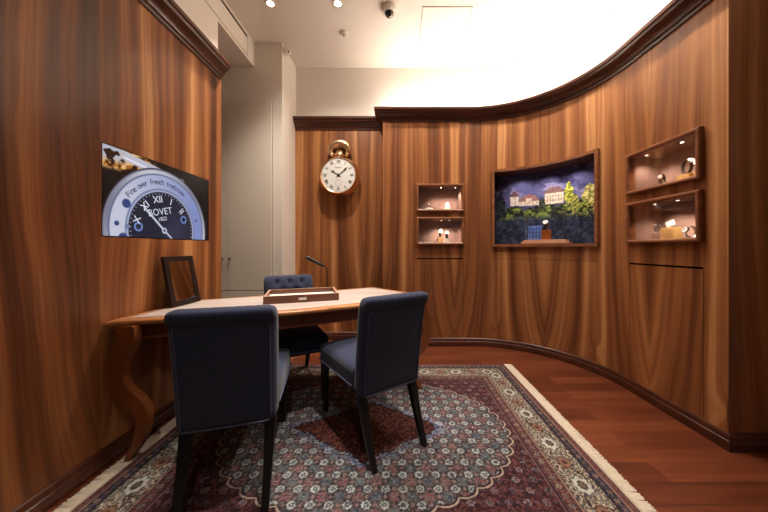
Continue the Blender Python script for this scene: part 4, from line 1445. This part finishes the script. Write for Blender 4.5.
t = thing('table_mirror', 'dark framed mirror leaning on its stand at the wall end of the table', 'mirror', (-1.445, 1.93, TZ), R(88))
lean = R(-11)
fw, fh, bw = 0.250, 0.335, 0.036
rx = Matrix.Rotation(lean, 4, 'X')
b = MB()
for s in (-1, 1):
    b.box((s * (fw / 2 - bw / 2), 0, fh / 2), (bw, 0.022, fh))
b.box((0, 0, bw / 2), (fw - 2 * bw, 0.022, bw)); b.box((0, 0, fh - bw / 2), (fw - 2 * bw, 0.022, bw))
b.v = [tuple(rx @ Vector(v) + Vector((0, 0, 0.0025))) for v in b.v]
b.build('frame', M['mirrorframe'], t, bevel=0.002)
b = MB().box((0, -0.003, fh / 2), (fw - 2 * bw + 0.004, 0.006, fh - 2 * bw + 0.004))
b.v = [tuple(rx @ Vector(v)) for v in b.v]
b.build('mirror_glass', M['mirror'], t)
b = MB().box((0, 0.006, fh / 2), (fw - 2 * bw + 0.01, 0.008, fh - 2 * bw + 0.01))
b.v = [tuple(rx @ Vector(v)) for v in b.v]
b.build('backing', M['mirrorframe'], t)
MB().box((0, 0.058, 0.100), (0.06, 0.006, 0.200), rx=R(6)).build('strut', M['mirrorframe'], t)
t.rotation_euler = (0, 0, R(88))

t = thing('desk_lamp', 'slim black desk lamp behind the tray on the table', 'lamp', (-0.615, 2.49, TZ), 0)
MB().lathe([(0, 0.0), (0.042, 0.0), (0.044, 0.004), (0.040, 0.011), (0.012, 0.015), (0.0, 0.015)], 32).build('base', M['blacksatin'], t, smooth=40)
pts = catmull([(0, 0, 0.012), (0.001, 0, 0.10), (0.0, 0, 0.185), (-0.006, 0, 0.212), (-0.022, 0, 0.228)], 6)
MB().tube(pts, 0.0050, 8).build('stem', M['blacksatin'], t, smooth=60)
hd = catmull([(-0.018, 0, 0.225), (-0.07, -0.01, 0.252), (-0.130, -0.02, 0.285), (-0.178, -0.03, 0.312)], 4)
rr = [0.009, 0.014, 0.018] + [0.021] * (len(hd) - 5) + [0.019, 0.012]
head = MB().tube(hd, rr, 10, flat=0.7).build('lamp_head', M['blacksatin'], t, smooth=60)

# ------------------------------------------------------------------ light
def spot(x, y, e, size=70, blend=0.6, tilt=(0, 0), color=(1.0, 0.905, 0.80), z=CEIL - 0.012, soft=0.03):
    li = bpy.data.lights.new('ceiling_spot', 'SPOT')
    li.energy = e; li.spot_size = R(size); li.spot_blend = blend; li.color = color; li.shadow_soft_size = soft
    o = bpy.data.objects.new('ceiling_spot', li); COL.objects.link(o)
    o.location = (x, y, z)
    d = Vector((tilt[0], tilt[1], -1.0))
    o.rotation_euler = d.to_track_quat('-Z', 'Y').to_euler()
    return o
spot(-1.175, 2.622, 150, 78, 1.0, (-0.10, -0.10))
spot(-0.545, 2.622, 150, 112, 1.0, (-0.04, 0.24))
# further ceiling lamps without fittings: unseen downlights, plus the added ones marked below
spot(-1.05, 1.95, 30, 62, 0.9)
spot(-0.62, 2.02, 120, 46, 0.7)
spot(0.15, -0.75, 80, 74, 0.9, (-0.16, 0.50))  # added behind the camera to brighten the chair backs and near rug
spot(0.10, 1.10, 240, 58, 0.7)
spot(0.35, 2.85, 110, 115, 0.8)  # added lamp in camera view, close to the back wall to brighten its top
spot(1.25, 2.70, 95, 115, 0.8)  # likewise added in view, grazing the curved panelling from above
spot(1.50, 1.90, 95, 115, 0.8)

w = bpy.data.worlds.new('room_ambient')
w.use_nodes = True
w.node_tree.nodes['Background'].inputs[0].default_value = (1.0, 0.83, 0.68, 1)
w.node_tree.nodes['Background'].inputs[1].default_value = 0.07
SC.world = w

# ------------------------------------------------------------------ camera
cam = bpy.data.cameras.new('camera')
FPX, PX, PY = 280.0, 396.0, 248.0
cam.sensor_fit = 'HORIZONTAL'; cam.sensor_width = 36.0
cam.lens = FPX / 768 * 36.0
cam.shift_x = -(PX - 384) / 768
cam.shift_y = (PY - 256) / 768
cam.clip_start = 0.02
co = bpy.data.objects.new('camera', cam); COL.objects.link(co)
co.location = (0, 0, 1.15); co.rotation_euler = (R(90), 0, 0)
SC.camera = co

vs_ = SC.view_settings
vs_.view_transform = 'Standard'; vs_.look = 'None'; vs_.gamma = 1.0; vs_.use_curve_mapping = False
vs_.exposure = 0.0
SC.cycles.use_denoising = True
SC.cycles.max_bounces = 8
SC.cycles.diffuse_bounces = 4
SC.cycles.sample_clamp_indirect = 6.0
SC.cycles.caustics_reflective = False
SC.cycles.caustics_refractive = False
